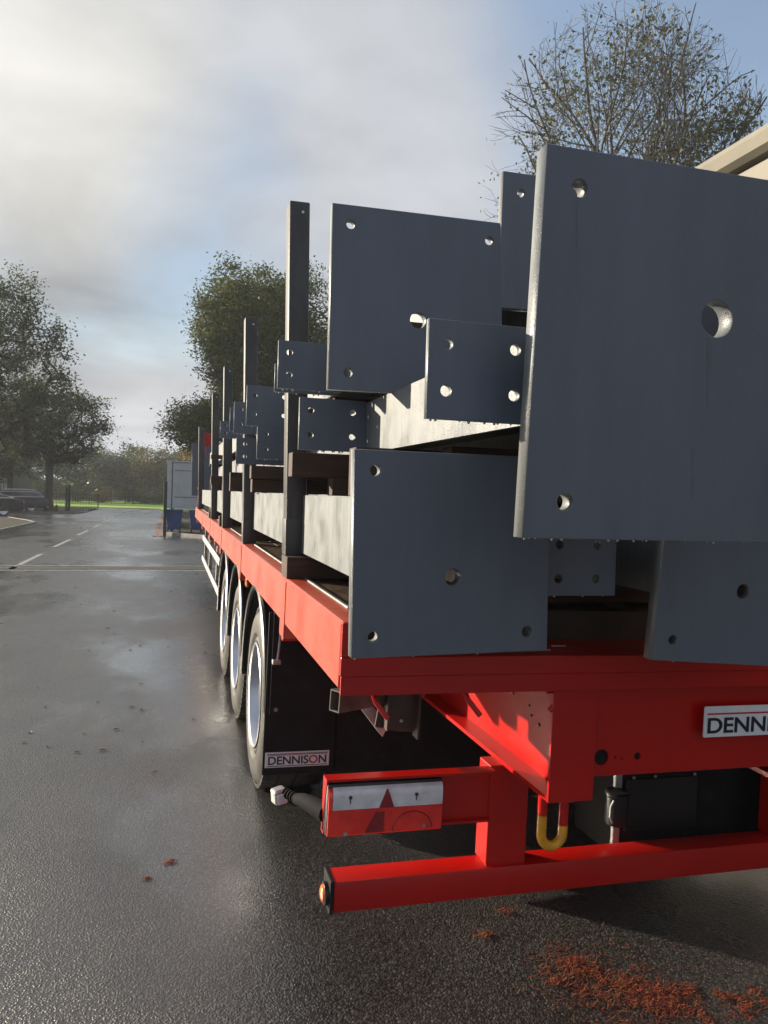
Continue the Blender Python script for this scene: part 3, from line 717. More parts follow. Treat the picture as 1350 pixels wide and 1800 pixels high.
tp(MB().box(1.745, 1.775, 2.60, 2.62, 0.30, 0.80, bev=0.003), 'box_bracket', 'galv')
tp(MB().box(0.79, 2.60, 3.66, 3.675, 0.10, 1.095, bev=0.003), 'shade_panel', 'blackmat')  # black sheet added under the trailer to darken the gap and stop sun
# axles, wheels, guards, flaps
WY = [4.32, 5.63, 6.94]
def wheel(wx, wy, wz, sgn):
    tyre_p = [(0.00, 0.292), (-0.004, 0.31), (0.004, 0.33), (-0.010, 0.352), (-0.012, 0.40), (-0.006, 0.45), (0.012, 0.478), (0.022, 0.492), (0.035, 0.503), (0.09, 0.509), (0.093, 0.497), (0.105, 0.497), (0.108, 0.510),
              (0.18, 0.512), (0.183, 0.498), (0.197, 0.498), (0.2, 0.512), (0.27, 0.510), (0.273, 0.497), (0.285, 0.497), (0.288, 0.509), (0.345, 0.503), (0.368, 0.478), (0.385, 0.45), (0.385, 0.36), (0.375, 0.292)]
    rim_p = [(0.002, 0.289), (-0.008, 0.296), (-0.012, 0.290), (-0.006, 0.276), (0.02, 0.265), (0.05, 0.258), (0.10, 0.245), (0.125, 0.20), (0.115, 0.165), (0.10, 0.15), (0.10, 0.02), (0.12, 0.02), (0.13, 0.22), (0.15, 0.255), (0.37, 0.27), (0.375, 0.289)]
    e = bpy.data.objects.new('wheel', None); COL.objects.link(e); e.parent = T; e.location = Vector((wx, wy, wz))-OFF
    def bw(mb, name, m, sm=30):
        o = mb.build(name, m, None, sm, off=Vector((0, 0, 0))); o.parent = e
        if sgn < 0: o.scale = (-1, 1, 1)
        return o
    bw(MB().lathe(tyre_p, (0, 0, 0), 'X', 56), 'tyre', 'rubber')
    bw(MB().lathe(rim_p, (0, 0, 0), 'X', 48), 'rim', 'rim')
    hb = MB().lathe([(0.02, 0.001), (0.022, 0.06), (0.03, 0.075), (0.10, 0.085), (0.10, 0.001)], (0, 0, 0), 'X', 24)
    bw(hb, 'hub', 'dark_steel')
    for k in range(10):
        t = 2*math.pi*k/10; bw(MB().disc((0.088, 0.1675*math.cos(t), 0.1675*math.sin(t)), 0.016, 0.036, 'X', 6), 'wheel_nut', 'galv')
    tr = MB()   # tread lugs as cut blocks round the shoulder
    for k in range(60):
        t = 2*math.pi*k/60
        rot = Matrix.Rotation(t, 4, 'X')
        tr.box(0.012, 0.055, -0.016, 0.016, 0.487, 0.508, rot=rot)
    stuff(bw(tr, 'tread_block', 'rubber'))
    return e
for wy in WY:
    wheel(0.505, wy, 0.512+0.0, 1)
    wheel(2.945, wy, 0.512+0.045, -1)
    tp(MB().tube([(0.62, wy, 0.51), (2.85, wy, 0.55)], 0.065, 14), 'axle', 'dark_steel', smooth=True)
    for sx0, sx1 in ((0.492, 0.90), (2.56, 2.955)):
        g = MB()
        ang = [R(a) for a in range(-4, 185, 9)]
        o_ = [(wy+0.60*math.cos(a), 0.535+0.60*math.sin(a)) for a in ang]; i_ = [(wy+0.588*math.cos(a), 0.535+0.588*math.sin(a)) for a in ang]
        g.prism(o_+i_[::-1], sx0, sx1, 'X')
        go = tp(g, 'mudguard', 'black', smooth=30)
        xx = sx0-0.003 if sx0 < 1 else sx1+0.003
        tp(MB().tube([(xx, wy+0.594*math.cos(a), 0.535+0.594*math.sin(a)) for a in ang], 0.019, 8), 'guard_lip', 'black', smooth=True, parent=go)
for (a, c, main) in ((0.470, 0.825, True), (2.60, 2.955, False)):
    fl = tp(MB().box(a, c, 3.63, 3.642, 0.30, 1.095, bev=0.003), 'mud_flap', 'blackmat')
    tp(MB().box(a+0.02, c, 3.612, 3.63, 0.60, 1.095, bev=0.004), 'flap_backing', 'blackmat', parent=fl)
    if main:
        for x_ in (a+0.05, c-0.025):
            tp(MB().lathe([(0, 0.001), (0, 0.010), (-0.008, 0.008), (-0.008, 0.001)], (x_, 3.611, 0.625), 'Y', 12), 'flap_bolt', 'galv', parent=fl)
        s2 = tp(MB().box(a+0.012, a+0.328, 3.621, 3.629, 0.338, 0.412, bev=0.0015), 'name_plate', 'white', parent=fl)
        tp(MB().box(a+0.020, a+0.320, 3.6195, 3.621, 0.344, 0.347).box(a+0.020, a+0.320, 3.6195, 3.621, 0.403, 0.4055), 'plate_border', 'navy', parent=fl)
        tp(MB().box(a+0.022, a+0.318, 3.6195, 3.621, 0.3975, 0.4005), 'red_line', 'signred', parent=fl)
        tletters('DENNISON', a+0.026, a+0.314, 0.352, 0.393, 3.6205, fl, (6,))
        tp(MB().box(0.49, 0.53, 3.58, 3.62, 0.85, 0.872, bev=0.003).tube([(0.515, 3.60, 0.86), (0.53, 3.60, 1.08)], 0.006, 8), 'guard_stay', 'galv', parent=fl)
# marker lamps under the rave
for y in (4.95, 8.6, 12.3): tp(MB().box(0.480, 0.50, y-0.05, y+0.05, 1.055, 1.112, bev=0.006), 'marker_lamp', 'orange')
# aluminium side guard
for (z0, z1) in ((0.905, 0.985), (0.60, 0.675)):
    tp(MB().box(0.482, 0.507, 7.75, 11.8, z0, z1, bev=0.006), 'side_guard_rail', 'alu', smooth=30)
for y in (8.6, 10.2, 11.6): tp(MB().box(0.508, 0.55, y-0.03, y+0.03, 0.55, 1.115, bev=0.003), 'guard_post', 'galv')
for x_ in (0.95, 2.35): 
    lg = tp(MB().box(x_, x_+0.12, 12.6, 12.72, 0.28, 1.10, bev=0.004), 'landing_leg', 'dark_steel')
    tp(MB().box(x_-0.04, x_+0.16, 12.52, 12.80, 0.01 if x_ < 1 else 0.04, 0.05 if x_ < 1 else 0.08, bev=0.004).box(x_+0.02, x_+0.1, 12.62, 12.70, 0.05, 0.28), 'leg_foot', 'dark_steel', parent=lg)
# headboard of upright posts and panels at the front
hbp = MB(); hbp.box(0.50, 0.60, 15.5, 15.58, 1.31, 2.3, bev=0.004); tp(hbp, 'headboard_post', 'red')
tp(MB().box(0.61, 2.83, 15.52, 15.56, 1.31, 2.2), 'headboard', 'alu')
# tail of dark reinforcing legs hanging beneath
for y in (3.3, 7.9): tp(MB().box(0.49, 1.17, y, y+0.05, 1.02, 1.115), 'outrigger', 'red')

# ---------------------------------------------------------------- stakes
def stake(y, label, x=0.48, lean=0.0, z0=1.314, z1=2.88, w=0.085):
    e = thing('stake_post', label, 'post', (x+w/2, y, z0), 'upright stakes along the left edge of the trailer')
    e.rotation_euler = (0, R(lean), 0)
    o = Vector((0, 0, 0))
    h = z1-z0
    b = MB(); b.box(-w/2, w/2, -0.05, 0.05, 0, h, bev=0.006)
    q = b.build('post', 'stake', None, 30, off=o); q.parent = e
    q = MB().box(-w/2-0.003, w/2+0.003, -0.053, 0.053, 0, 0.16, bev=0.003).build('base_shoe', 'stake', None, 30, off=o); q.parent = e
    q = MB().disc((w*0.15, -0.0505, h-0.045), 0.006, 0.002, 'Y', 10).build('pin_hole', 'white', None, off=o); q.parent = e
stake(3.29, 'grey wooden-looking upright stake nearest the tail, beside the tall base plate', x=0.485, lean=-1.0, z0=1.405, z1=2.93, w=0.088)
stake(5.3, 'second upright grey stake counted from the tail, red rave at its foot', x=0.487, lean=-1.0, z1=2.87)
stake(7.45, 'third upright grey stake from the tail, behind the timber block', x=0.487, lean=-1.0, z1=2.87)
stake(9.6, 'fourth upright grey stake from the tail with timbers sticking out before it', x=0.487, lean=-1.0, z1=2.87)
stake(14.3, 'short-looking dark stake farthest away at the front of the trailer', x=0.487, lean=-1.0, z1=2.83, w=0.1)

# ---------------------------------------------------------------- steel columns
def drops(mb, x0, x1, y, z, n, sz=0.004):
    for k in range(n):
        if random.random() < 0.4: continue
        xx = x0+(x1-x0)*(k+random.uniform(0.15, 0.85))/n
        s_ = sz*random.uniform(0.4, 1.2)
        mb.drop((xx, y, z-s_*0.5), s_, s_*random.uniform(0.9, 1.5))
def column(label, outline, holes, y_pl, t_pl, beam, y_end, brackets=(), ndrop=30, tf=0.018, tw=0.012):
    xs = [p[0] for p in outline] or [beam[0], beam[1]]; zs = [p[1] for p in outline] or [beam[2], beam[3]]
    e = thing('steel_column', label, 'steel beam', ((min(xs)+max(xs))/2, y_pl, min(zs)), 'grey steel columns stacked on the trailer')
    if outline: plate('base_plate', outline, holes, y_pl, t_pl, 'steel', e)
    x0, x1, z0, z1 = beam; zm = (z0+z1)/2
    prof = [(x0, z0), (x0+tf, z0), (x0+tf, zm-tw/2), (x1-tf, zm-tw/2), (x1-tf, z0), (x1, z0), (x1, z1), (x1-tf, z1), (x1-tf, zm+tw/2), (x0+tf, zm+tw/2), (x0+tf, z1), (x0, z1)]
    MB().prism(prof, y_pl+t_pl, y_end, bev=0.0).build('beam', 'steel_sunlit', e)
    for (bx0, bx1, bz0, bz1, by, bt, hx) in brackets:
        w = bx1-bx0; h = bz1-bz0
        hs = [((bx0+w*a, bz0+h*b), 0.0125) for a in ((0.17, 0.80) if hx else (0.28,)) for b in (0.29, 0.76)]
        if not hx: hs = [((bx0+0.045, bz0+h*0.28), 0.011), ((bx0+0.045, bz0+h*0.75), 0.011), ((bx0+0.2, bz0+h*0.28), 0.011), ((bx0+0.2, bz0+h*0.75), 0.011)] if w > 0.23 else [((bx0+0.045, bz0+h*0.28), 0.011), ((bx0+0.045, bz0+h*0.75), 0.011)]
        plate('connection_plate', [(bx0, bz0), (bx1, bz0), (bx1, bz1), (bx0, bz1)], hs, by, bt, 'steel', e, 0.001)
    d = MB()
    if outline:
        (ax, az), (bx_, bz_) = outline[0], outline[1]
        for k in range(ndrop):
            if random.random() < 0.45: continue
            t = (k+random.random())/ndrop
            s_ = random.uniform(0.0014, 0.0034)
            d.drop((ax+(bx_-ax)*t, y_pl+random.uniform(0.1, 0.9)*t_pl, az+(bz_-az)*t-s_*0.4), s_, s_*1.3)
    for (bx0, bx1, bz0, bz1, by, bt, hx) in brackets:
        drops(d, bx0, bx1, by+bt*0.5, bz0, int((bx1-bx0)/0.014), 0.0045)
    if ndrop or brackets: stuff(d.build('water_drop', 'drop', e, True))
    return e
# A : the big plate at upper right
column('big grey base plate nearest the camera at upper right with a large centre hole, its beam reaching far back',
       [(0.669, 1.604), (1.52, 1.600), (1.50, 2.386), (0.692, 2.379)],
       [((0.768, 2.302), 0.0175), ((0.760, 1.677), 0.0175), ((1.43, 2.30), 0.0175), ((1.43, 1.68), 0.0175), ((1.103, 2.075), 0.039)],
       1.35, 0.042, (0.762, 1.362, 1.848, 2.054), 14.2,
       [(0.512, 0.7615, 1.844, 2.054, 1.50, 0.018, True), (0.487, 0.7615, 1.852, 2.062, 3.00, 0.018, True),
        (0.461, 0.7615, 1.864, 2.050, 4.30, 0.016, True), (0.418, 0.7615, 1.861, 2.040, 5.20, 0.016, True)], ndrop=46)
stf = MB(); stf.box(0.95, 1.34, 1.60, 1.612, 2.056, 2.34, bev=0.002); stf.build('stiffener', 'steel', [o for o in bpy.data.objects if o.name == 'steel_column'][0])
colA = [o for o in bpy.data.objects if o.name == 'steel_column'][0]
for (x, z, ln, w) in ((1.088, 2.033, 0.15, 0.007), (0.765, 2.284, 0.10, 0.003), (1.06, 1.80, 0.11, 0.006)):
    MB().prism([(x-w, z), (x+w, z), (x+w*0.7, z-ln*0.6), (x, z-ln), (x-w*0.6, z-ln*0.7)], 1.3494, 1.3499).build('water_run', 'runoff', colA)
# G : square plate top centre
column('square grey base plate rising above the stack at top centre, its corners and centre drilled',
       [(0.521, 2.045), (1.188, 2.057), (1.154, 2.704), (0.518, 2.693)],
       [((0.585, 2.627), 0.016), ((1.111, 2.634), 0.016), ((0.591, 2.108), 0.017), ((1.12, 2.12), 0.017), ((0.844, 2.315), 0.030)],
       2.6, 0.035, (0.662, 1.06, 2.105, 2.335), 14.0,
       [(0.396, 0.6615, 2.092, 2.282, 3.0, 0.016, True), (0.405, 0.6615, 2.098, 2.215, 3.16, 0.014, True), (0.397, 0.6615, 2.048, 2.274, 4.3, 0.016, True),
        (0.390, 0.6615, 2.06, 2.270, 5.1, 0.014, True), (0.392, 0.6615, 2.106, 2.273, 5.5, 0.014, True), (0.391, 0.6615, 2.126, 2.272, 6.6, 0.014, True)], ndrop=26)
# H behind the square plate
column('grey base plate standing highest, half hidden between the square plate and the big near plate',
       [(1.200, 2.42), (1.82, 2.43), (1.80, 2.955), (1.203, 2.944)], [((1.28, 2.87), 0.016), ((1.72, 2.5), 0.016)],
       2.70, 0.035, (1.36, 1.70, 2.54, 2.78), 9.0, [], ndrop=18)
# C : lower left plate
column('square grey base plate at the left tail corner of the red deck, in front of its low beam',
       [(0.440, 1.272), (0.976, 1.278), (0.968, 1.793), (0.431, 1.791)],
       [((0.487, 1.740), 0.0145), ((0.494, 1.324), 0.0145), ((0.916, 1.330), 0.0145), ((0.915, 1.74), 0.0145), ((0.700, 1.475), 0.022)],
       1.80, 0.040, (0.552, 0.852, 1.418, 1.668), 14.8, [], ndrop=20)
# D : lower right plate, slightly tilted
def rotpt(o, a, x, z): return (o[0]+x*math.cos(a)+z*math.sin(a), o[1]-x*math.sin(a)+z*math.cos(a))
o_, a_ = (1.315, 1.238), R(4.3)
column('tilted grey base plate at lower right, overhanging the red tail beside the dark gap',
       [rotpt(o_, a_, 0, 0), rotpt(o_, a_, 0.56, 0), rotpt(o_, a_, 0.56, 0.56), rotpt(o_, a_, 0, 0.56)],
       [(rotpt(o_, a_, 0.064, 0.060), 0.0135), (rotpt(o_, a_, 0.496, 0.060), 0.0135), (rotpt(o_, a_, 0.064, 0.50), 0.0135), (rotpt(o_, a_, 0.496, 0.50), 0.0135), (rotpt(o_, a_, 0.287, 0.214), 0.0215)],
       1.82, 0.040, (1.46, 1.76, 1.40, 1.66), 14.6, [], ndrop=14)
# E : narrow beam in the gap
column('narrow grey beam end with four bolt holes in the dark gap below the big near plate',
       [(1.012, 1.407), (1.262, 1.405), (1.260, 1.615), (1.010, 1.615)],
       [((1.075, 1.455), 0.0125), ((1.197, 1.455), 0.0125), ((1.075, 1.553), 0.0125), ((1.199, 1.553), 0.0125)],
       1.93, 0.016, (1.05, 1.22, 1.43, 1.60), 14.4, [], ndrop=10)
# hidden neighbours that carry the upper layers; two beams added to close bright gaps
column('grey beam lying on the far side of the middle layer, right of the big near plate', [], [], 2.2, 0.0, (1.72, 2.3, 1.848, 2.054), 14.0, [], ndrop=0)
column('grey beam on the far right of the lowest layer of the load', [], [], 2.5, 0.0, (2.05, 2.35, 1.418, 1.668), 14.4, [], ndrop=0)
column('grey beam on the upper layer under the highest base plate', [], [], 2.9, 0.0, (1.20, 1.75, 2.105, 2.335), 13.6, [], ndrop=0)
column('narrow grey beam added to close the bright gap left of the tilted base plate', [], [], 2.45, 0.0, (1.25, 1.44, 1.42, 1.846), 14.0, [], ndrop=0)  # added beam, hides the bright view between its neighbours
column('grey beam added to block light at the far right edge of the lowest layer', [], [], 2.6, 0.0, (2.45, 2.8, 1.418, 1.668), 14.4, [], ndrop=0)  # added beam, keeps side light out of the tail gap
# dark plate at the front end
column('dark grey base plate standing far off at the front end of the load',
       [(0.385, 1.55), (0.95, 1.55), (0.94, 2.565), (0.366, 2.565)], [((0.5, 1.7), 0.02)], 15.05, 0.035, (0.60, 0.90, 2.0, 2.25), 15.4, [], ndrop=0)
rb = MB(); rb.box(0.555, 0.72, 14.6, 14.62, 2.50, 2.745, bev=0.01); 
e = thing('warning_board', 'small red square board standing above the far end of the load', 'board', (0.64, 14.62, 2.335), None)
rb.build('board', 'red', e); MB().box(0.63, 0.65, 14.621, 14.64, 2.335, 2.60).build('stem', 'red', e)

# ---------------------------------------------------------------- timber bearers
def bearer(x0, x1, y, z0, z1, label, d=0.10):
    b = MB(); b.box(x0, x1, y-d/2, y+d/2, z0, z1, bev=0.004)
    return top(b, 'timber_bearer', 'timber', ((x0+x1)/2, y, z0), label, 'timber', 'timber bearers between the steel columns')
bearer(0.478, 2.7, 3.24, 1.3115, 1.404, 'dark timber bearer on the red edge under the nearest stake', 0.16)
bearer(0.90, 2.7, 2.46, 1.3115, 1.404, 'dark timber bearer added to darken the gap behind the tilted base plate', 0.10)  # added timber, keeps the gap above the deck dark
bearer(0.875, 2.7, 2.34, 1.671, 1.846, 'dark timber added to block sun, just right of the lower left plate, above its beam', 0.09)  # added timber, stops sun reaching the beam of the tilted plate
bearer(0.62, 2.7, 2.62, 1.671, 1.846, 'thick dark timber added to block sun under the beam of the big near plate', 0.10)  # added timber, shuts sunlight out between the two lower layers
bearer(0.474, 2.6, 7.80, 1.3115, 1.414, 'brown timber block on the deck edge beside the third stake', 0.12)
bearer(0.474, 2.6, 9.95, 1.3115, 1.404, 'dark timber block on the deck edge beside the fourth stake', 0.12)
bearer(0.60, 2.6, 12.3, 1.3115, 1.416, 'timber bearer on the far part of the deck')
bearer(0.60, 2.6, 5.6, 1.3115, 1.416, 'timber bearer on the deck behind the second stake')
bearer(0.4785, 2.2, 3.15, 1.744, 1.846, 'large dark timber behind the nearest stake with its end grain lit', 0.10)
bearer(0.64, 2.2, 3.10, 1.670, 1.742, 'short timber spacer with lit end on the lowest beam, under the large dark timber')
bearer(0.50, 2.2, 5.02, 1.76, 1.846, 'timber with lit end just before the second stake, upper of two')
bearer(0.51, 2.2, 5.04, 1.670, 1.758, 'timber with lit end just before the second stake, lower of two')
bearer(0.52, 2.2, 7.1, 1.670, 1.846, 'timber between beam layers just before the third stake')
bearer(0.455, 2.2, 9.3, 1.75, 1.846, 'brown timber sticking out before the fourth stake, lower one')
bearer(0.455, 2.2, 9.4, 2.056, 2.103, 'brown timber sticking out before the fourth stake, upper one')
bearer(0.60, 2.2, 9.45, 1.670, 1.748, 'spacer timber under the brown timbers near the fourth stake')
bearer(0.60, 2.2, 12.4, 1.670, 1.846, 'timber between the two lower beam layers far along the load')
bearer(0.68, 2.2, 3.3, 2.056, 2.103, 'thin timber under the column of the square base plate')
bearer(0.60, 2.2, 12.8, 2.056, 2.103, 'thin timber under the top beams far along the load')
bearer(1.05, 1.9, 3.6, 2.337, 2.538, 'timber block under the highest column')

# ---------------------------------------------------------------- trees
def tree(label, loc, base_h, crown_c, crown_r, nbranch, nleaf, leaf, material, seed, trunk_r=0.22, cat='tree', group=None, clump=0.55, flat=0.75, gap=0.0, habit=0.35, twigs=0, lobes=7):
    rng = np.random.default_rng(seed)
    e = thing('tree', label, cat, loc, group)
    L = np.array(loc)
    cc_ = np.array(crown_c)-L; cr = np.array(crown_r, float)
    # crown lobes: uneven outline
    pts = []
    dirs = rng.normal(size=(lobes, 3)); dirs[:, 2] = dirs[:, 2]*0.8+0.1; dirs /= np.linalg.norm(dirs, axis=1)[:, None]
    lob_c = dirs*cr*0.52; lob_r = rng.uniform(0.42, 0.62, lobes)
    while len(pts) < nbranch:
        p = rng.uniform(-1.1, 1.1, 3)
        q = p*cr
        ok = np.linalg.norm(p) < 0.60 or any(np.linalg.norm((q-c)/cr) < rr for c, rr in zip(lob_c, lob_r))
        if ok and np.linalg.norm(p) > 0.15*rng.random(): pts.append(q+cc_)
    pts = np.array(pts)
    pts = pts[pts[:, 2] > base_h*0.75]
    # trunk nodes
    nodes = [np.array((0, 0, -0.1))]; par = [-1]
    lean = (cc_[:2])*0.9
    nt_ = 9; htop = cc_[2]+cr[2]*0.35
    for k in range(1, nt_+1):
        t = k/nt_
        p = np.array((lean[0]*t**1.5, lean[1]*t**1.5, htop*t))+np.append(rng.normal(size=2)*0.06*t*base_h*0.4, 0)
        nodes.append(p); par.append(len(nodes)-2)
    order = np.argsort(np.linalg.norm((pts-np.array((lean[0]*.3, lean[1]*.3, base_h))), axis=1))
    tips = []
    for i in order:
        p = pts[i]; A = np.array(nodes)
        d = p-A; dist = np.linalg.norm(d, axis=1)
        pen = dist*(1+habit*np.clip(-(d[:, 2])/(dist+1e-6)+0.2, 0, 1.2)*2)+np.where(A[:, 2] < base_h*0.7, 5, 0)
        j = int(np.argmin(pen))
        mid = A[j]+(p-A[j])*0.5+rng.normal(size=3)*dist[j]*0.07+np.array((0, 0, -0.04*dist[j]))
        nodes.append(mid); par.append(j); nodes.append(p); par.append(len(nodes)-2); tips.append(len(nodes)-1)
    n = len(nodes); A = np.array(nodes)
    kids = np.zeros(n); w = np.ones(n)*0.35
    for i in range(n-1, 0, -1): w[par[i]] += w[i] if True else 0
    rad = np.maximum(trunk_r*(w/w[1])**0.46, trunk_r*0.03)
    V = []; Fs = []
    ns = 5
    for i in range(1, n):
        a, b_ = A[par[i]], A[i]; d = b_-a; Ln = np.linalg.norm(d)
        if Ln < 1e-4: continue
        d = d/Ln; ref = np.cross(d, (0.3, 0.9, 0.1)); ref /= np.linalg.norm(ref); o2 = np.cross(d, ref)
        big = 8 if rad[i] > trunk_r*0.3 else ns if rad[i] > trunk_r*0.1 else 3
        s0 = len(V); r0 = rad[par[i]] if (par[i] < nt_ and i <= nt_) else min(rad[par[i]], rad[i]*1.35); r1 = rad[i]
        if i == 1: r0 = trunk_r*1.35
        for (c, rr) in ((a, r0), (b_, r1)):
            for k in range(big):
                t = 2*math.pi*k/big; V.append(c+(ref*math.cos(t)+o2*math.sin(t))*rr)
        for k in range(big): Fs.append((s0+k, s0+(k+1) % big, s0+big+(k+1) % big, s0+big+k))
    if twigs:
        for _ in range(twigs):
            c = A[tips[rng.integers(len(tips))]]; outd = (c-cc_)/cr; outd /= (np.linalg.norm(outd)+1e-6)
            d = outd*0.7+rng.normal(size=3)*0.55+np.array((0, 0, 0.35)); d /= np.linalg.norm(d)
            ln = rng.uniform(0.5, 1.7); s0 = len(V); ref = np.cross(d, (0, 0.2, 1)); ref /= np.linalg.norm(ref)+1e-9; o2 = np.cross(d, ref)
            bend = c+d*ln*0.55+rng.normal(size=3)*0.08; tip = c+d*ln+np.array((0, 0, 0.1))
            for (cn, rr) in ((c, 0.018), (bend, 0.012), (tip, 0.004)):
                for k in range(3):
                    t = 2*math.pi*k/3; V.append(cn+(ref*math.cos(t)+o2*math.sin(t))*rr)
            for q in (0, 3):
                for k in range(3): Fs.append((s0+q+k, s0+q+(k+1) % 3, s0+q+3+(k+1) % 3, s0+q+3+k))
    me = bpy.data.meshes.new('trunk'); me.from_pydata([tuple(v) for v in V], [], Fs); me.materials.append(MT['bark'])
    me.polygons.foreach_set('use_smooth', [True]*len(me.polygons))
    link('trunk', me, e)
    # leaves
    tp_ = A[tips]
    if gap: tp_ = tp_[rng.random(len(tp_)) > gap]
    wts = rng.uniform(0.2, 1.0, len(tp_)); wts /= wts.sum()
    idx = rng.choice(len(tp_), nleaf, p=wts)
    c = tp_[idx]+rng.normal(size=(nleaf, 3))*np.array((clump, clump, clump*flat))
    nrm = rng.normal(size=(nleaf, 3)); nrm[:, 2] = np.abs(nrm[:, 2])+0.5; nrm /= np.linalg.norm(nrm, axis=1)[:, None]
    t1 = np.cross(nrm, rng.normal(size=(nleaf, 3))); t1 /= np.linalg.norm(t1, axis=1)[:, None]
    t2 = np.cross(nrm, t1)
    sz = leaf*rng.uniform(0.6, 1.35, nleaf)[:, None]
    # kite-shaped leaf
    P = np.stack([c-t1*sz*0.5, c+t2*sz*0.27+t1*sz*0.02-nrm*sz*0.05, c+t1*sz*0.55, c-t2*sz*0.27+t1*sz*0.02-nrm*sz*0.05], axis=1).reshape(-1, 3)
    me = bpy.data.meshes.new('foliage')
    me.vertices.add(len(P)); me.vertices.foreach_set('co', P.astype(np.float32).ravel())
    me.loops.add(nleaf*4); me.loops.foreach_set('vertex_index', np.arange(nleaf*4, dtype=np.int32))
    me.polygons.add(nleaf); me.polygons.foreach_set('loop_start', np.arange(0, nleaf*4, 4, dtype=np.int32)); me.polygons.foreach_set('loop_total', np.full(nleaf, 4, dtype=np.int32))
    me.update(calc_edges=True); me.materials.append(MT[material])
    stuff(link('foliage', me, e))
    return e
def fan_tree(label, loc, crown_c, crown_r, nleaf, leaf, material, seed, trunk_r=0.3):
    """upright limbs fanning from the trunk and forking again and again into fine twigs"""
    rng = np.random.default_rng(seed)
    e = thing('tree', label, 'tree', loc)
    L = np.array(loc); cc_ = np.array(crown_c)-L; cr = np.array(crown_r, float)
    V = []; F = []; tips = []
    def seg(a, b_, r0, r1, ns):
        d = b_-a; d = d/(np.linalg.norm(d)+1e-9); ref = np.cross(d, (0.3, 0.9, 0.1)); ref /= np.linalg.norm(ref)+1e-9; o2 = np.cross(d, ref); s0 = len(V)
        for (c, rr) in ((a, r0), (b_, r1)):
            for k in range(ns):
                t = 2*math.pi*k/ns; V.append(c+(ref*math.cos(t)+o2*math.sin(t))*rr)
        for k in range(ns): F.append((s0+k, s0+(k+1) % ns, s0+ns+(k+1) % ns, s0+ns+k))
    def grow(p, d, length, rad, depth):
        n = 5 if depth < 3 else 3
        for k in range(n):
            d = d+rng.normal(size=3)*(0.10 if depth < 3 else 0.16)+np.array((0, 0, 0.05)); d /= np.linalg.norm(d)
            q = p+d*length/n
            r1 = rad*(1-0.45*(k+1)/n)
            seg(p, q, rad*(1-0.45*k/n), r1, 6 if depth < 2 else (4 if depth < 4 else 3))
            out = np.linalg.norm((q-cc_)/cr)
            p = q
            if out > 1.08 and depth > 1: tips.append(p); return
            if depth < 5 and (k > 0 or depth > 0) and rng.random() < (0.74 if depth < 4 else 0.45):
                side = rng.normal(size=3); side -= d*side.dot(d); side /= np.linalg.norm(side)
                nd = d*0.75+side*rng.uniform(0.45, 0.85); nd /= np.linalg.norm(nd)
                grow(p, nd, length*rng.uniform(0.5, 0.72), max(r1*0.62, 0.009), depth+1)
            if depth >= 4: tips.append(p)
        if depth < 5: grow(p, d, length*0.6, max(rad*0.5, 0.008), depth+1)
        else: tips.append(p)
    h0 = cc_[2]-cr[2]*0.9
    p = np.array((0., 0, -0.1)); seg(p, np.array((0.1, 0, h0)), trunk_r*1.2, trunk_r*0.9, 10)
    base = np.array((0.1, 0, h0))
    for k in range(9):
        a = 2*math.pi*k/9+rng.normal()*0.2; sp = (0.25 if k % 3 == 0 else 0.75)
        d = np.array((math.cos(a)*sp*cr[0]/cr[2]*1.15, math.sin(a)*sp*cr[1]/cr[2], 1.0)); d /= np.linalg.norm(d)
        grow(base+np.array((0, 0, rng.uniform(-1, 0.8))), d, cr[2]*0.95, trunk_r*0.42, 0)
    me = bpy.data.meshes.new('trunk'); me.from_pydata([tuple(v) for v in V], [], F); me.materials.append(MT['bark']); link('trunk', me, e)
    T_ = np.array(tips)
    # leaves gather in patches, thicker low on the right
    w = 0.15+np.clip(0.5+np.sin(T_[:, 0]*1.3+2)*np.sin(T_[:, 2]*1.1)*0.8, 0, 1)+1.4*((T_[:, 0] > cc_[0]+cr[0]*0.35) & (T_[:, 2] < cc_[2]+cr[2]*0.35))
    idx = rng.choice(len(T_), nleaf, p=w/w.sum())
    c = T_[idx]+rng.normal(size=(nleaf, 3))*0.16
    nrm = rng.normal(size=(nleaf, 3)); nrm /= np.linalg.norm(nrm, axis=1)[:, None]
    t1 = np.cross(nrm, rng.normal(size=(nleaf, 3))); t1 /= np.linalg.norm(t1, axis=1)[:, None]; t2 = np.cross(nrm, t1)
    sz = leaf*rng.uniform(0.6, 1.4, nleaf)[:, None]
    P = np.stack([c-t1*sz*0.5, c+t2*sz*0.3, c+t1*sz*0.55, c-t2*sz*0.3], axis=1).reshape(-1, 3)
    me = bpy.data.meshes.new('foliage')
    me.from_pydata(P.tolist(), [], np.arange(nleaf*4).reshape(-1, 4).tolist()); me.materials.append(MT[material])
    stuff(link('foliage', me, e))
    print('fan tree', len(F), len(tips))
# left side
tree('tall dark tree at the left edge of the picture above the parked cars', (-11.2, 46, 0.0), 3.0, (-10.4, 46, 8.0), (5.1, 4.5, 5.9), 420, 44000, 0.165, 'leafdark', 11, 0.34, clump=0.36)
tree('rounded smaller tree on the island behind the blue estate car, dark straight trunk', (-8.0, 55.5, -0.12), 2.2, (-7.9, 55, 5.6), (3.9, 3.6, 3.2), 300, 24000, 0.165, 'leafdark', 12, 0.27, clump=0.36)
tree('low dark tree filling in behind the parked cars at far left', (-15.5, 62, -0.15), 1.5, (-15, 62, 5.0), (5.5, 4, 4.6), 200, 9000, 0.30, 'leafdark', 13, 0.3, clump=0.6)
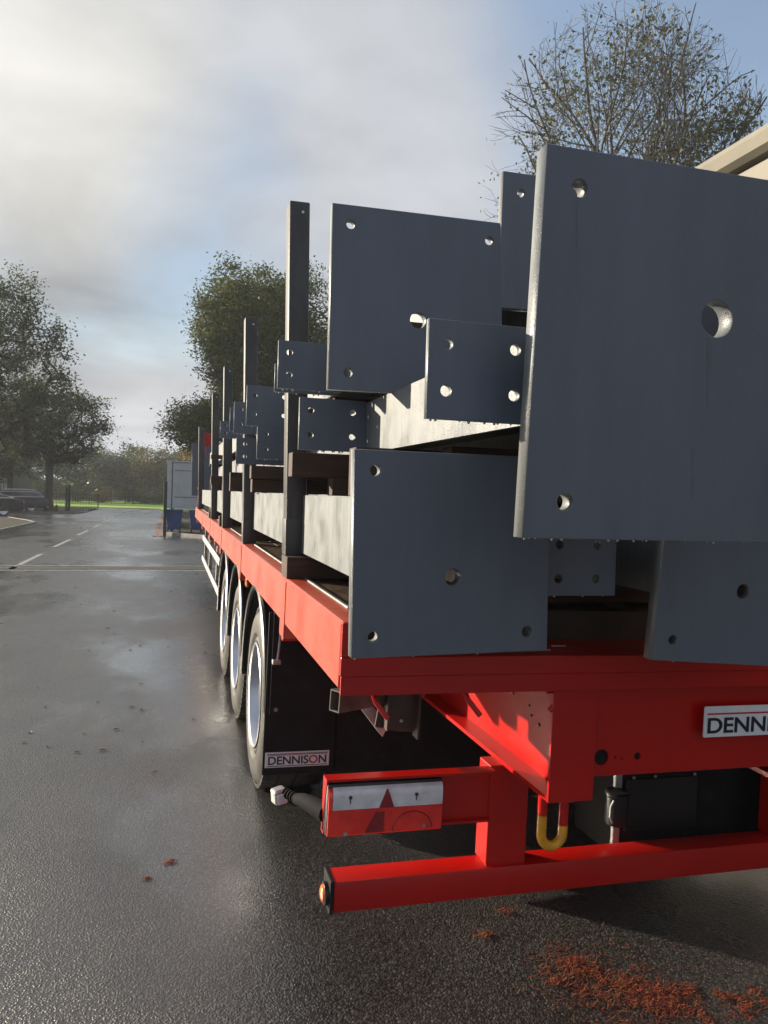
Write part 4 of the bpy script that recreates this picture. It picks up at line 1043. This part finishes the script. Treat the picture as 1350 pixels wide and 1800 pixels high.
# centre trees behind the stakes
tree('big leafy tree rising behind the upright stakes', (3.6, 40, -0.1), 2.5, (3.9, 40, 8.9), (3.6, 3.6, 5.8), 520, 66000, 0.16, 'leafmid', 21, 0.33, clump=0.36, gap=0.05, lobes=9)
tree('leafy tree between the nearest stake and the square base plate', (7.4, 42, -0.1), 2.5, (7.3, 42, 8.9), (3.4, 3.2, 5.9), 380, 30000, 0.17, 'leafmid', 22, 0.3, clump=0.42, gap=0.15)
tree('lower spreading tree with a branch reaching left over the white cabin', (1.9, 39, -0.1), 2.0, (1.7, 39, 5.2), (2.1, 2.4, 1.75), 200, 15000, 0.155, 'leafmid', 23, 0.2, clump=0.33, gap=0.18)
# bare autumn tree top right
fan_tree('nearly bare autumn tree at top right above the big near plate', (16.6, 26, 0.0), (16.9, 26, 13.7), (5.4, 4.0, 6.5), 9500, 0.155, 'leafbare', 31, 0.32)
# far belt of trees across the lawn
belt = [(-13.5, 118, 4.0, 9.5, 'leafdark', 'dark tree in the far belt, leftmost behind the rounded tree'),
        (-9.0, 122, 3.6, 9.6, 'leafmid', 'olive tree in the far belt with a pale bare branch beside it'),
        (-6.0, 116, 3.3, 9.0, 'leafdark', 'dark green tree in the far belt left of the yellowish one'),
        (-3.0, 112, 3.2, 8.3, 'leafyel', 'yellowish green rounded tree in the middle of the far belt'),
        (-0.3, 116, 3.0, 7.4, 'leafdark', 'dark low tree in the far belt right of the yellowish one'),
        (2.6, 114, 3.2, 9.0, 'leafdark', 'dark tree in the far belt beside the golden hedge'),
        (4.2, 96, 3.0, 8.6, 'leaforange', 'golden autumn tree just above the white cabin'),
        (7.5, 92, 3.4, 9.4, 'leafyel', 'yellow green tree right of the golden autumn tree'),
        (11.5, 96, 4.0, 10.5, 'leafmid', 'green tree behind the load at the far belt end'),
        (-18.5, 112, 4.5, 9.0, 'leafdark', 'dark tree in the far belt behind the tall left tree'),
        (-24, 104, 5.0, 9.0, 'leafdark', 'dark tree in the far belt beyond the car park')]
for i, (x, y, rr, h, mt, lab) in enumerate(belt):
    g = gz(y)
    tree(lab, (x, y, g), 1.2, (x, y, g+h*0.52), (rr, rr, h*0.46), 90, 5500, 0.36, mt, 50+i, 0.22, clump=0.62, group='far belt of trees across the lawn')
# shrubs along the far fence
for i, (x, y, rr, h, mt, lab) in enumerate([(-8.6, 104, 1.4, 2.0, 'leaforange', 'reddish brown shrub behind the far fence'), (-5.6, 101, 1.5, 2.5, 'leafdark', 'dark green shrub behind the far fence, largest one'),
                                            (-3.3, 103, 1.2, 1.6, 'leafmid', 'pale green shrub behind the far fence'), (-11.5, 103, 1.6, 2.0, 'leafmid', 'olive shrub behind the far fence near the rounded tree'), (-1.4, 100, 1.2, 1.8, 'leafdark', 'small dark shrub behind the far fence beside the cabin')]):
    g = gz(y); tree(lab, (x, y, g), 0.3, (x, y, g+h*0.5), (rr, rr, h*0.5), 60, 1500, 0.22, mt, 80+i, 0.06, cat='shrub', clump=0.3, group='shrubs along the far fence')
# distant wood closing the horizon, one uncountable mass
rng = np.random.default_rng(5)
n = 26000
ang = rng.uniform(-0.75, 1.15, n); dist = rng.uniform(135, 165, n)
hh = 6.5+2.2*np.sin(ang*9)+1.5*np.sin(ang*23+1)+1.0*np.sin(ang*51)
z = gz(110)+rng.random(n)**0.8*hh
c = np.stack([np.sin(ang)*dist, np.cos(ang)*dist, z], 1)
nr = rng.normal(size=(n, 3)); nr /= np.linalg.norm(nr, axis=1)[:, None]; t1 = np.cross(nr, rng.normal(size=(n, 3))); t1 /= np.linalg.norm(t1, axis=1)[:, None]; t2 = np.cross(nr, t1)
s_ = rng.uniform(0.5, 1.1, n)[:, None]
P = np.stack([c-t1*s_, c+t2*s_*.7, c+t1*s_, c-t2*s_*.7], 1).reshape(-1, 3)
me = bpy.data.meshes.new('distant_wood'); me.from_pydata([tuple(p) for p in P], [], [(4*i, 4*i+1, 4*i+2, 4*i+3) for i in range(n)]); me.materials.append(MT['leafdark'])
o = stuff(link('distant_wood', me)); o['label'] = 'distant dark wood closing the horizon'; o['category'] = 'wood'

# ---------------------------------------------------------------- fence across the far side
def fence(label, x0, x1, y, h=1.9, step=2.5):
    g = gz(y); e = thing('mesh_fence', label, 'fence', (x0, y, g))
    x = x0
    while x <= x1+0.01:
        MB().box(x-0.04, x+0.04, y-0.04, y+0.04, g, g+h, bev=0.01).build('fence_post', 'fencegreen', e); x += step
    for z in (0.15, h/2, h-0.08): MB().box(x0, x1, y-0.015, y+0.015, g+z, g+z+0.03).build('rail', 'fencegreen', e)
    b = MB(); x = x0+0.2
    while x < x1: b.box(x-0.008, x+0.008, y-0.035, y-0.02, g+0.05, g+h-0.02); x += 0.22
    stuff(b.build('fence_bar', 'fencegreen', e))
fence('dark green bar fence running across behind the bright lawn', -22, 9, 97)
fence('pale bar fence beyond the tree island at left', -14, -6.2, 71, 1.3, 2.6)
def gatepost(x, y, h, w, label, m='fencegreen'):
    g = gz(y); e = thing('gate_post', label, 'post', (x, y, g), 'dark posts beside the road')
    MB().box(x-w/2, x+w/2, y-w/2, y+w/2, g, g+h, bev=0.01).build('post', m, e)
    MB().box(x-w/2-.01, x+w/2+.01, y-w/2-.01, y+w/2+.01, g+h, g+h+0.03).build('post_cap', m, e)
gatepost(-0.2, 28.9, 1.95, 0.12, 'black post standing at the corner of the white cabin')
gatepost(-6.9, 57.0, 1.9, 0.16, 'dark square post on the tree island, taller of the pair')
gatepost(-7.15, 57.6, 1.75, 0.14, 'dark square post on the tree island, left one of the pair')
# small white stake and dark bollard on the island
top(MB().box(-8.33, -8.25, 58.0, 58.08, gz(58), gz(58)+1.0, bev=0.01), 'marker_post', 'white', (-8.29, 58, gz(58)), 'thin white marker post on the grass island left of the dark posts', 'post')
top(MB().lathe([(0, 0.001), (0, .14), (.3, .12), (.45, .04), (.46, .001)], (-7.45, 55.0, gz(55)+0.1), 'Z', 12, closed=False), 'bollard', 'fencegreen', (-7.45, 55, gz(55)+.1), 'small dark bollard at the kerb of the tree island', 'bollard')

# ---------------------------------------------------------------- white cabin on blue base
g = gz(30)
cab = thing('site_cabin', 'grey white site cabin raised above blue frames, beyond the front of the trailer', 'cabin', (0.7, 33, g))
x0, x1, y0, y1, z0, z1 = -0.15, 2.2, 30, 36, g+0.98, g+2.76
MB().box(x0, x1, y0, y1, z0, z1, bev=0.03).build('wall_panel', 'cabin', cab)
MB().box(x0-0.02, x0+0.16, y0-0.03, y0-0.001, z0, z1+0.01, bev=0.02).build('corner_post', 'cabin', cab)
MB().box(x0+0.165, x0+0.20, y0-0.012, y0-0.002, z0, z1).build('panel_seam', 'cabinseam', cab)
for z in (z1-0.33, z0+0.43): MB().box(x0+0.26, x1-0.2, y0-0.012, y0-0.002, z, z+0.025).build('panel_seam', 'cabinseam', cab)
MB().box(x0-0.04, x1+0.04, y0-0.04, y1+0.04, z1+0.001, z1+0.05, bev=0.01).build('roof', 'cabin', cab)
def binn(x, y, w, h, label):
    g = gz(y)+0.09; e = thing('blue_bin', label, 'bin', (x, y, g), 'blue bins under the white cabin')
    MB().prism([(x-w/2+0.05, g+0.12), (x+w/2-0.05, g+0.12), (x+w/2, g+h), (x-w/2, g+h)], y-0.3, y+0.3, bev=0.02).build('body', 'blue', e)
    MB().box(x-w/2-0.02, x+w/2+0.02, y-0.34, y+0.32, g+h, g+h+0.06, bev=0.015).build('lid', 'blue', e)
    for s in (-1, 1): MB().disc((x+s*(w/2-0.08), y-0.2, g+0.07), 0.07, 0.05, 'X', 14).build('wheel', 'rubber', e)
binn(0.13, 29.6, 0.60, 0.80, 'blue wheeled bin under the cabin, nearest to the black post')
binn(0.95, 29.8, 0.50, 0.78, 'blue wheeled bin under the cabin next to the trailer front')
for k, x in enumerate((0.0, 1.1, 2.1)):
    b = MB(); 
    for y in (30.2, 35.6): b.box(x, x+0.12, y, y+0.12, gz(y)+0.09, z0-0.002)
    b.box(x, x+0.12, 30.32, 35.6, z0-0.14, z0-0.002).build('cabin_leg', 'blue', cab)

# ---------------------------------------------------------------- building upper right
bl = thing('warehouse', 'cream clad building whose eaves show at the upper right edge of the picture', 'building', (8.2, 8, 0))
XB = 8.15; ZE = 7.15
MB().box(XB+0.2, XB+16, -12, 21, 5.4, ZE-0.45).build('wall', 'cream', bl)
MB().box(XB+0.15, XB+16, -12.05, 21.05, 0, 5.395).build('added_dark_base', 'darkwall', bl)  # unseen dark lower wall, added to keep bright reflections off the road
for k in range(44):
    y = -11.9+k*0.75
    MB().box(XB+0.17, XB+0.199, y, y+0.05, 5.45, ZE-0.75).build('cladding_rib', 'cream', bl)
MB().box(XB+0.08, XB+0.198, -12, 21, ZE-0.72, ZE-0.40, bev=0.01).build('eaves_band', 'creamtrim', bl)
MB().prism([(XB-0.10, ZE), (XB-0.12, ZE-0.08), (XB-0.06, ZE-0.24), (XB+0.06, ZE-0.30), (XB+0.2, ZE-0.30), (XB+0.2, ZE)], -12.2, 21.2).build('gutter', 'creamtrim', bl)
MB().prism([(XB+0.05, ZE+0.002), (XB+16.2, ZE+0.002), (XB+8.1, ZE+1.2)], -12.1, 21.1).build('roof', 'cabin', bl)
MB().box(XB-0.02, XB+0.16, 8.45, 8.72, ZE-0.72, ZE-0.52, bev=0.02).build('floodlight', 'white', bl)
MB().box(XB+0.05, XB+0.15, 6.0, 6.1, 0, ZE-0.3, bev=0.02).build('downpipe', 'creamtrim', bl)
# low dark building with white slatted doors, far left
g = gz(60)
b2 = thing('dark_building', 'dark building behind the parked cars with white slatted doors', 'building', (-20, 66, g))
MB().box(-30, -12.2, 66, 74, g, g+4.2).build('wall', 'darkwall', b2)
MB().box(-30.3, -11.9, 65.7, 74.3, g+4.2, g+4.5).build('roof', 'cabinseam', b2)
for dx in (-14.4, -12.9):
    w = 1.5 if dx < -14 else 0.55
    d = MB().box(dx-w/2, dx+w/2, 65.93, 65.998, g+0.05, g+2.3).build('slatted_door', 'white', b2)
    for k in range(int(w/0.22)): MB().box(dx-w/2+0.08+k*0.22, dx-w/2+0.12+k*0.22, 65.92, 65.929, g+0.1, g+2.15).build('door_slat', 'cabinseam', d)

# ---------------------------------------------------------------- parked cars
def car(label, loc, rz, estate, paint):
    e = thing('parked_car', label, 'car', loc, 'cars parked at the left of the road'); e.rotation_euler = (0, 0, rz)
    def pb(mb, name, m, sm=30, parent=None):
        o = mb.build(name, m, None, sm, off=Vector((0, 0, 0))); o.parent = parent or e; return o
    hw = 0.90
    if estate: body = [(-2.38, 0.30), (2.35, 0.26), (2.42, 0.55), (2.30, 0.78), (1.35, 0.98), (0.6, 1.02), (-2.2, 1.03), (-2.40, 0.95), (-2.42, 0.55)]
    else: body = [(-2.40, 0.32), (2.38, 0.26), (2.44, 0.52), (2.32, 0.74), (1.3, 0.93), (0.5, 0.97), (-1.6, 1.0), (-2.34, 0.98), (-2.42, 0.85), (-2.44, 0.5)]
    if estate: roof = [(1.30, 0.97), (0.42, 1.40), (0.1, 1.46), (-1.6, 1.46), (-1.95, 1.40), (-2.33, 1.02)]
    else: roof = [(1.25, 0.92), (0.40, 1.36), (0.0, 1.43), (-0.7, 1.42), (-1.2, 1.32), (-2.05, 0.99)]
    m_ = MB()
    n_ = len(body)
    secs = [(-hw+0.05, 0.97, 0.0), (-hw, 1.0, 0.0), (hw, 1.0, 0.0), (hw-0.05, 0.97, 0)]
    m_.prism(body, -hw, hw, 'Y', bev=0.05)
    pb(m_, 'body', paint)
    # greenhouse: lofted, narrower at the roof
    def loft(pts, sh, zlo, zhi, w0, w1, name, m, shrink=0):
        bm = MB(); A = []; B = []
        for (x, z) in pts:
            t = (z-zlo)/(zhi-zlo); w = w0+(w1-w0)*t
            A.append(bm.b.verts.new((x, -w, z))); B.append(bm.b.verts.new((x, w, z)))
        bm.b.faces.new(A); bm.b.faces.new(B[::-1])
        for i in range(len(A)): bm.b.faces.new((A[i], B[i], B[(i+1) % len(A)], A[(i+1) % len(A)]))
        return pb(bm, name, m)
    loft(roof, 0, 0.95, 1.46, 0.86, 0.66, 'roof', paint)
    zt = 1.40 if estate else 1.37
    cx = -0.45
    for s in (-1, 1):
        win = [(cx+(x-cx)*0.93, 1.0+(z-0.97)*0.80) for x, z in roof]
        win = [(x, max(1.035, min(z, zt-0.03))) for x, z in win]
        b = MB(); vs = []; vs2 = []
        for (x, z) in win:
            t = (z-0.95)/0.51; w = (0.86-0.20*t)
            vs.append(b.b.verts.new((x, s*(w+0.008), z))); vs2.append(b.b.verts.new((x, s*(w-0.02), z)))
        b.b.faces.new(vs); b.b.faces.new(vs2[::-1])
        for i in range(len(vs)): b.b.faces.new((vs[i], vs2[i], vs2[(i+1) % len(vs)], vs[(i+1) % len(vs)]))
        wo = pb(b, 'side_window', 'glassdark')
        pl = [(x, s*(0.86-0.20*(z-0.95)/0.51+0.012), z) for x, z in win]
        pb(MB().tube(pl+[pl[0]], 0.028, 5), 'window_trim', 'white', parent=wo)
        pb(MB().box(-0.05+cx, 0.05+cx, s*0.78-0.03, s*0.78+0.03, 1.05, 1.36), 'door_pillar', 'black', parent=wo)
        if estate: pb(MB().tube([(0.2, s*0.62, 1.47), (0.0, s*0.62, 1.51), (-1.5, s*0.62, 1.51), (-1.75, s*0.62, 1.46)], 0.032, 6), 'roof_rail', 'white')
        pb(MB().box(-2.46, -2.20, s*0.74-0.14, s*0.74+0.15, 0.74, 0.90, bev=0.03), 'tail_light', 'lens_red')
        pb(MB().box(2.2, 2.42, s*0.66-0.16, s*0.66+0.16, 0.60, 0.74, bev=0.03), 'headlight', 'lens_clear')
        for x in (-1.42, 1.42):
            wv = bpy.data.objects.new('wheel', None); COL.objects.link(wv); wv.parent = e; wv.location = (x, s*0.80, 0.33)
            q = MB().lathe([(-0.11, 0.21), (-0.11, 0.30), (-0.08, 0.33), (0.08, 0.33), (0.11, 0.30), (0.11, 0.21)], (0, 0, 0), 'Y', 28).build('tyre', 'rubber', None, 30, off=Vector((0, 0, 0))); q.parent = wv
            q = MB().lathe([(-0.09, 0.205), (0.09, 0.205), (0.085*1, 0.19), (0.05, 0.03), (-0.05, 0.03), (-0.085, 0.19)], (0, 0, 0), 'Y', 20).build('rim', 'rim', None, 30, off=Vector((0, 0, 0))); q.parent = wv
    rw = [(-2.30, -0.66, 1.05), (-2.30, 0.66, 1.05), (-1.99, 0.56, 1.37), (-1.99, -0.56, 1.37)] if estate else [(-2.02, -0.70, 1.01), (-2.02, 0.70, 1.01), (-1.25, 0.58, 1.315), (-1.25, -0.58, 1.315)]
    b = MB(); b.b.faces.new([b.b.verts.new((p[0]-0.012, p[1], p[2]+0.012)) for p in rw]); b.b.faces.new([b.b.verts.new((p[0]+0.03, p[1], p[2]-0.02)) for p in rw][::-1]); pb(b, 'rear_window', 'glassdark')
    pb(MB().box(-2.475, -2.40, -0.80, 0.80, 0.34, 0.42, bev=0.01), 'bumper_trim', 'alu')
    pb(MB().box(-2.47, -2.42, -0.26, 0.26, 0.66, 0.77, bev=0.005), 'number_plate', 'yellow')
car('dark blue estate car with silver roof rails parked beside the tree trunk', (-10.5, 54.6, gz(54.6)), R(198), True, 'navycar')
car('black saloon car at the left edge, only its tail in view', (-10.4, 45.6, gz(45.6)), R(196), False, 'blackcar')

# ---------------------------------------------------------------- litter on the ground
def strands(name, clusters, label, cat, size=0.012):
    rng = np.random.default_rng(3); V = []; F = []
    for (cx, cy, sx, sy_, n, ht) in clusters:
        for _ in range(n):
            x = cx+rng.normal()*sx; y = cy+rng.normal()*sy_; z = 0.003+abs(rng.normal())*ht
            a = rng.uniform(0, math.pi); ln = size*rng.uniform(0.5, 2.0); w = 0.0011*rng.uniform(0.7, 1.8)
            dz = rng.uniform(-0.3, 0.5)*ln
            dx, dy = math.cos(a)*ln, math.sin(a)*ln; nx, ny = -math.sin(a)*w, math.cos(a)*w
            s0 = len(V)
            V += [(x-dx+nx, y-dy+ny, z), (x-dx-nx, y-dy-ny, z), (x+nx, y+ny, z+abs(dz)), (x-nx, y-ny, z+abs(dz)), (x+dx, y+dy, z+0.001)]
            F += [(s0, s0+1, s0+3, s0+2), (s0+2, s0+3, s0+4)]
    me = bpy.data.meshes.new(name); me.from_pydata(V, [], F); me.materials.append(MT['needle'])
    o = stuff(link(name, me)); o['label'] = label; o['category'] = cat
cl = []
rr = random.Random(4)
for k in range(60):
    t = rr.random(); x = 1.38+0.36*t+rr.gauss(0, 0.055); y = 2.42-0.38*t+rr.gauss(0, 0.05)
    cl.append((x, y, 0.008+rr.random()*0.022, 0.008+rr.random()*0.02, int(8+rr.random()**3*95), 0.0012))
for k in range(8): cl.append((1.5, 2.25, 0.16, 0.14, 40, 0.001))
for k in range(10): cl.append((1.28+rr.random()*0.35, 2.02+rr.random()*0.25, 0.02, 0.02, 30, 0.0015))
for k in range(7): cl.append((1.85+rr.random()*0.15, 2.00+rr.random()*0.12, 0.014, 0.014, 40, 0.0015))
cl += [(0.035, 3.46, 0.012, 0.008, 45, 0.0015), (-0.06, 3.33, 0.008, 0.006, 30, 0.0015), (1.20, 2.62, 0.02, 0.012, 60, 0.003), (1.35, 2.75, 0.015, 0.01, 40, 0.003), (-0.05, 4.6, 0.008, 0.006, 14, 0.001)]
strands('needle_litter', cl, 'orange brown needle debris scattered on the asphalt behind the bumper', 'debris')
# fallen leaves, each with a curled blade
lm = bmesh.new()
pts = [(-0.5, 0, 0), (-0.2, 0.22, 0.08), (0.15, 0.24, 0.10), (0.5, 0, 0.04), (0.15, -0.22, 0.12), (-0.2, -0.22, 0.06)]
lc = lm.verts.new((0, 0, -0.0)); lv = [lm.verts.new(p) for p in pts]
for i in range(6): lm.faces.new((lc, lv[i], lv[(i+1) % 6]))
lme = bpy.data.meshes.new('fallen_leaf'); lm.to_mesh(lme); lm.free(); lme.materials.append(MT['fallenleaf'])
rr = random.Random(9)
root = bpy.data.objects.new('leaf_litter', None)
V = []; F = []
for k in range(260):
    y = 5+rr.random()**1.5*40; x = rr.uniform(-5.4, min(0.4, 0.4)) if rr.random() < 0.8 else rr.uniform(-1.5, 0.4)
    s_ = rr.uniform(0.025, 0.06); a = rr.uniform(0, 6.28); s0 = len(V)
    for p in [(0, 0, 0)]+pts:
        V.append((x+s_*(p[0]*math.cos(a)-p[1]*math.sin(a)), y+s_*(p[0]*math.sin(a)+p[1]*math.cos(a)), gz(y)+0.004+s_*p[2]))
    for i in range(6): F.append((s0, s0+1+i, s0+1+(i+1) % 6))
bpy.data.objects.remove(root)
me = bpy.data.meshes.new('leaf_litter'); me.from_pydata(V, [], F); me.materials.append(MT['fallenleaf'])
o = stuff(link('leaf_litter', me)); o['label'] = 'small fallen leaves strewn over the wet road'; o['category'] = 'leaves'

# ---------------------------------------------------------------- moist air
hz = MB(); hz.box(-140, 160, -40, 175, -2.2, 24)
ho_ = hz.build('haze', None); stuff(ho_)
HM = bpy.data.materials.new('haze_air'); HM.use_nodes = True
HM.node_tree.nodes.clear()
ov = HM.node_tree.nodes.new('ShaderNodeOutputMaterial'); pvn = HM.node_tree.nodes.new('ShaderNodeVolumePrincipled')
pvn.inputs['Color'].default_value = (0.9, 0.93, 0.97, 1); pvn.inputs['Density'].default_value = 0.0009; pvn.inputs['Anisotropy'].default_value = 0.2
HM.node_tree.links.new(pvn.outputs[0], ov.inputs['Volume'])
ho_.data.materials.append(HM)
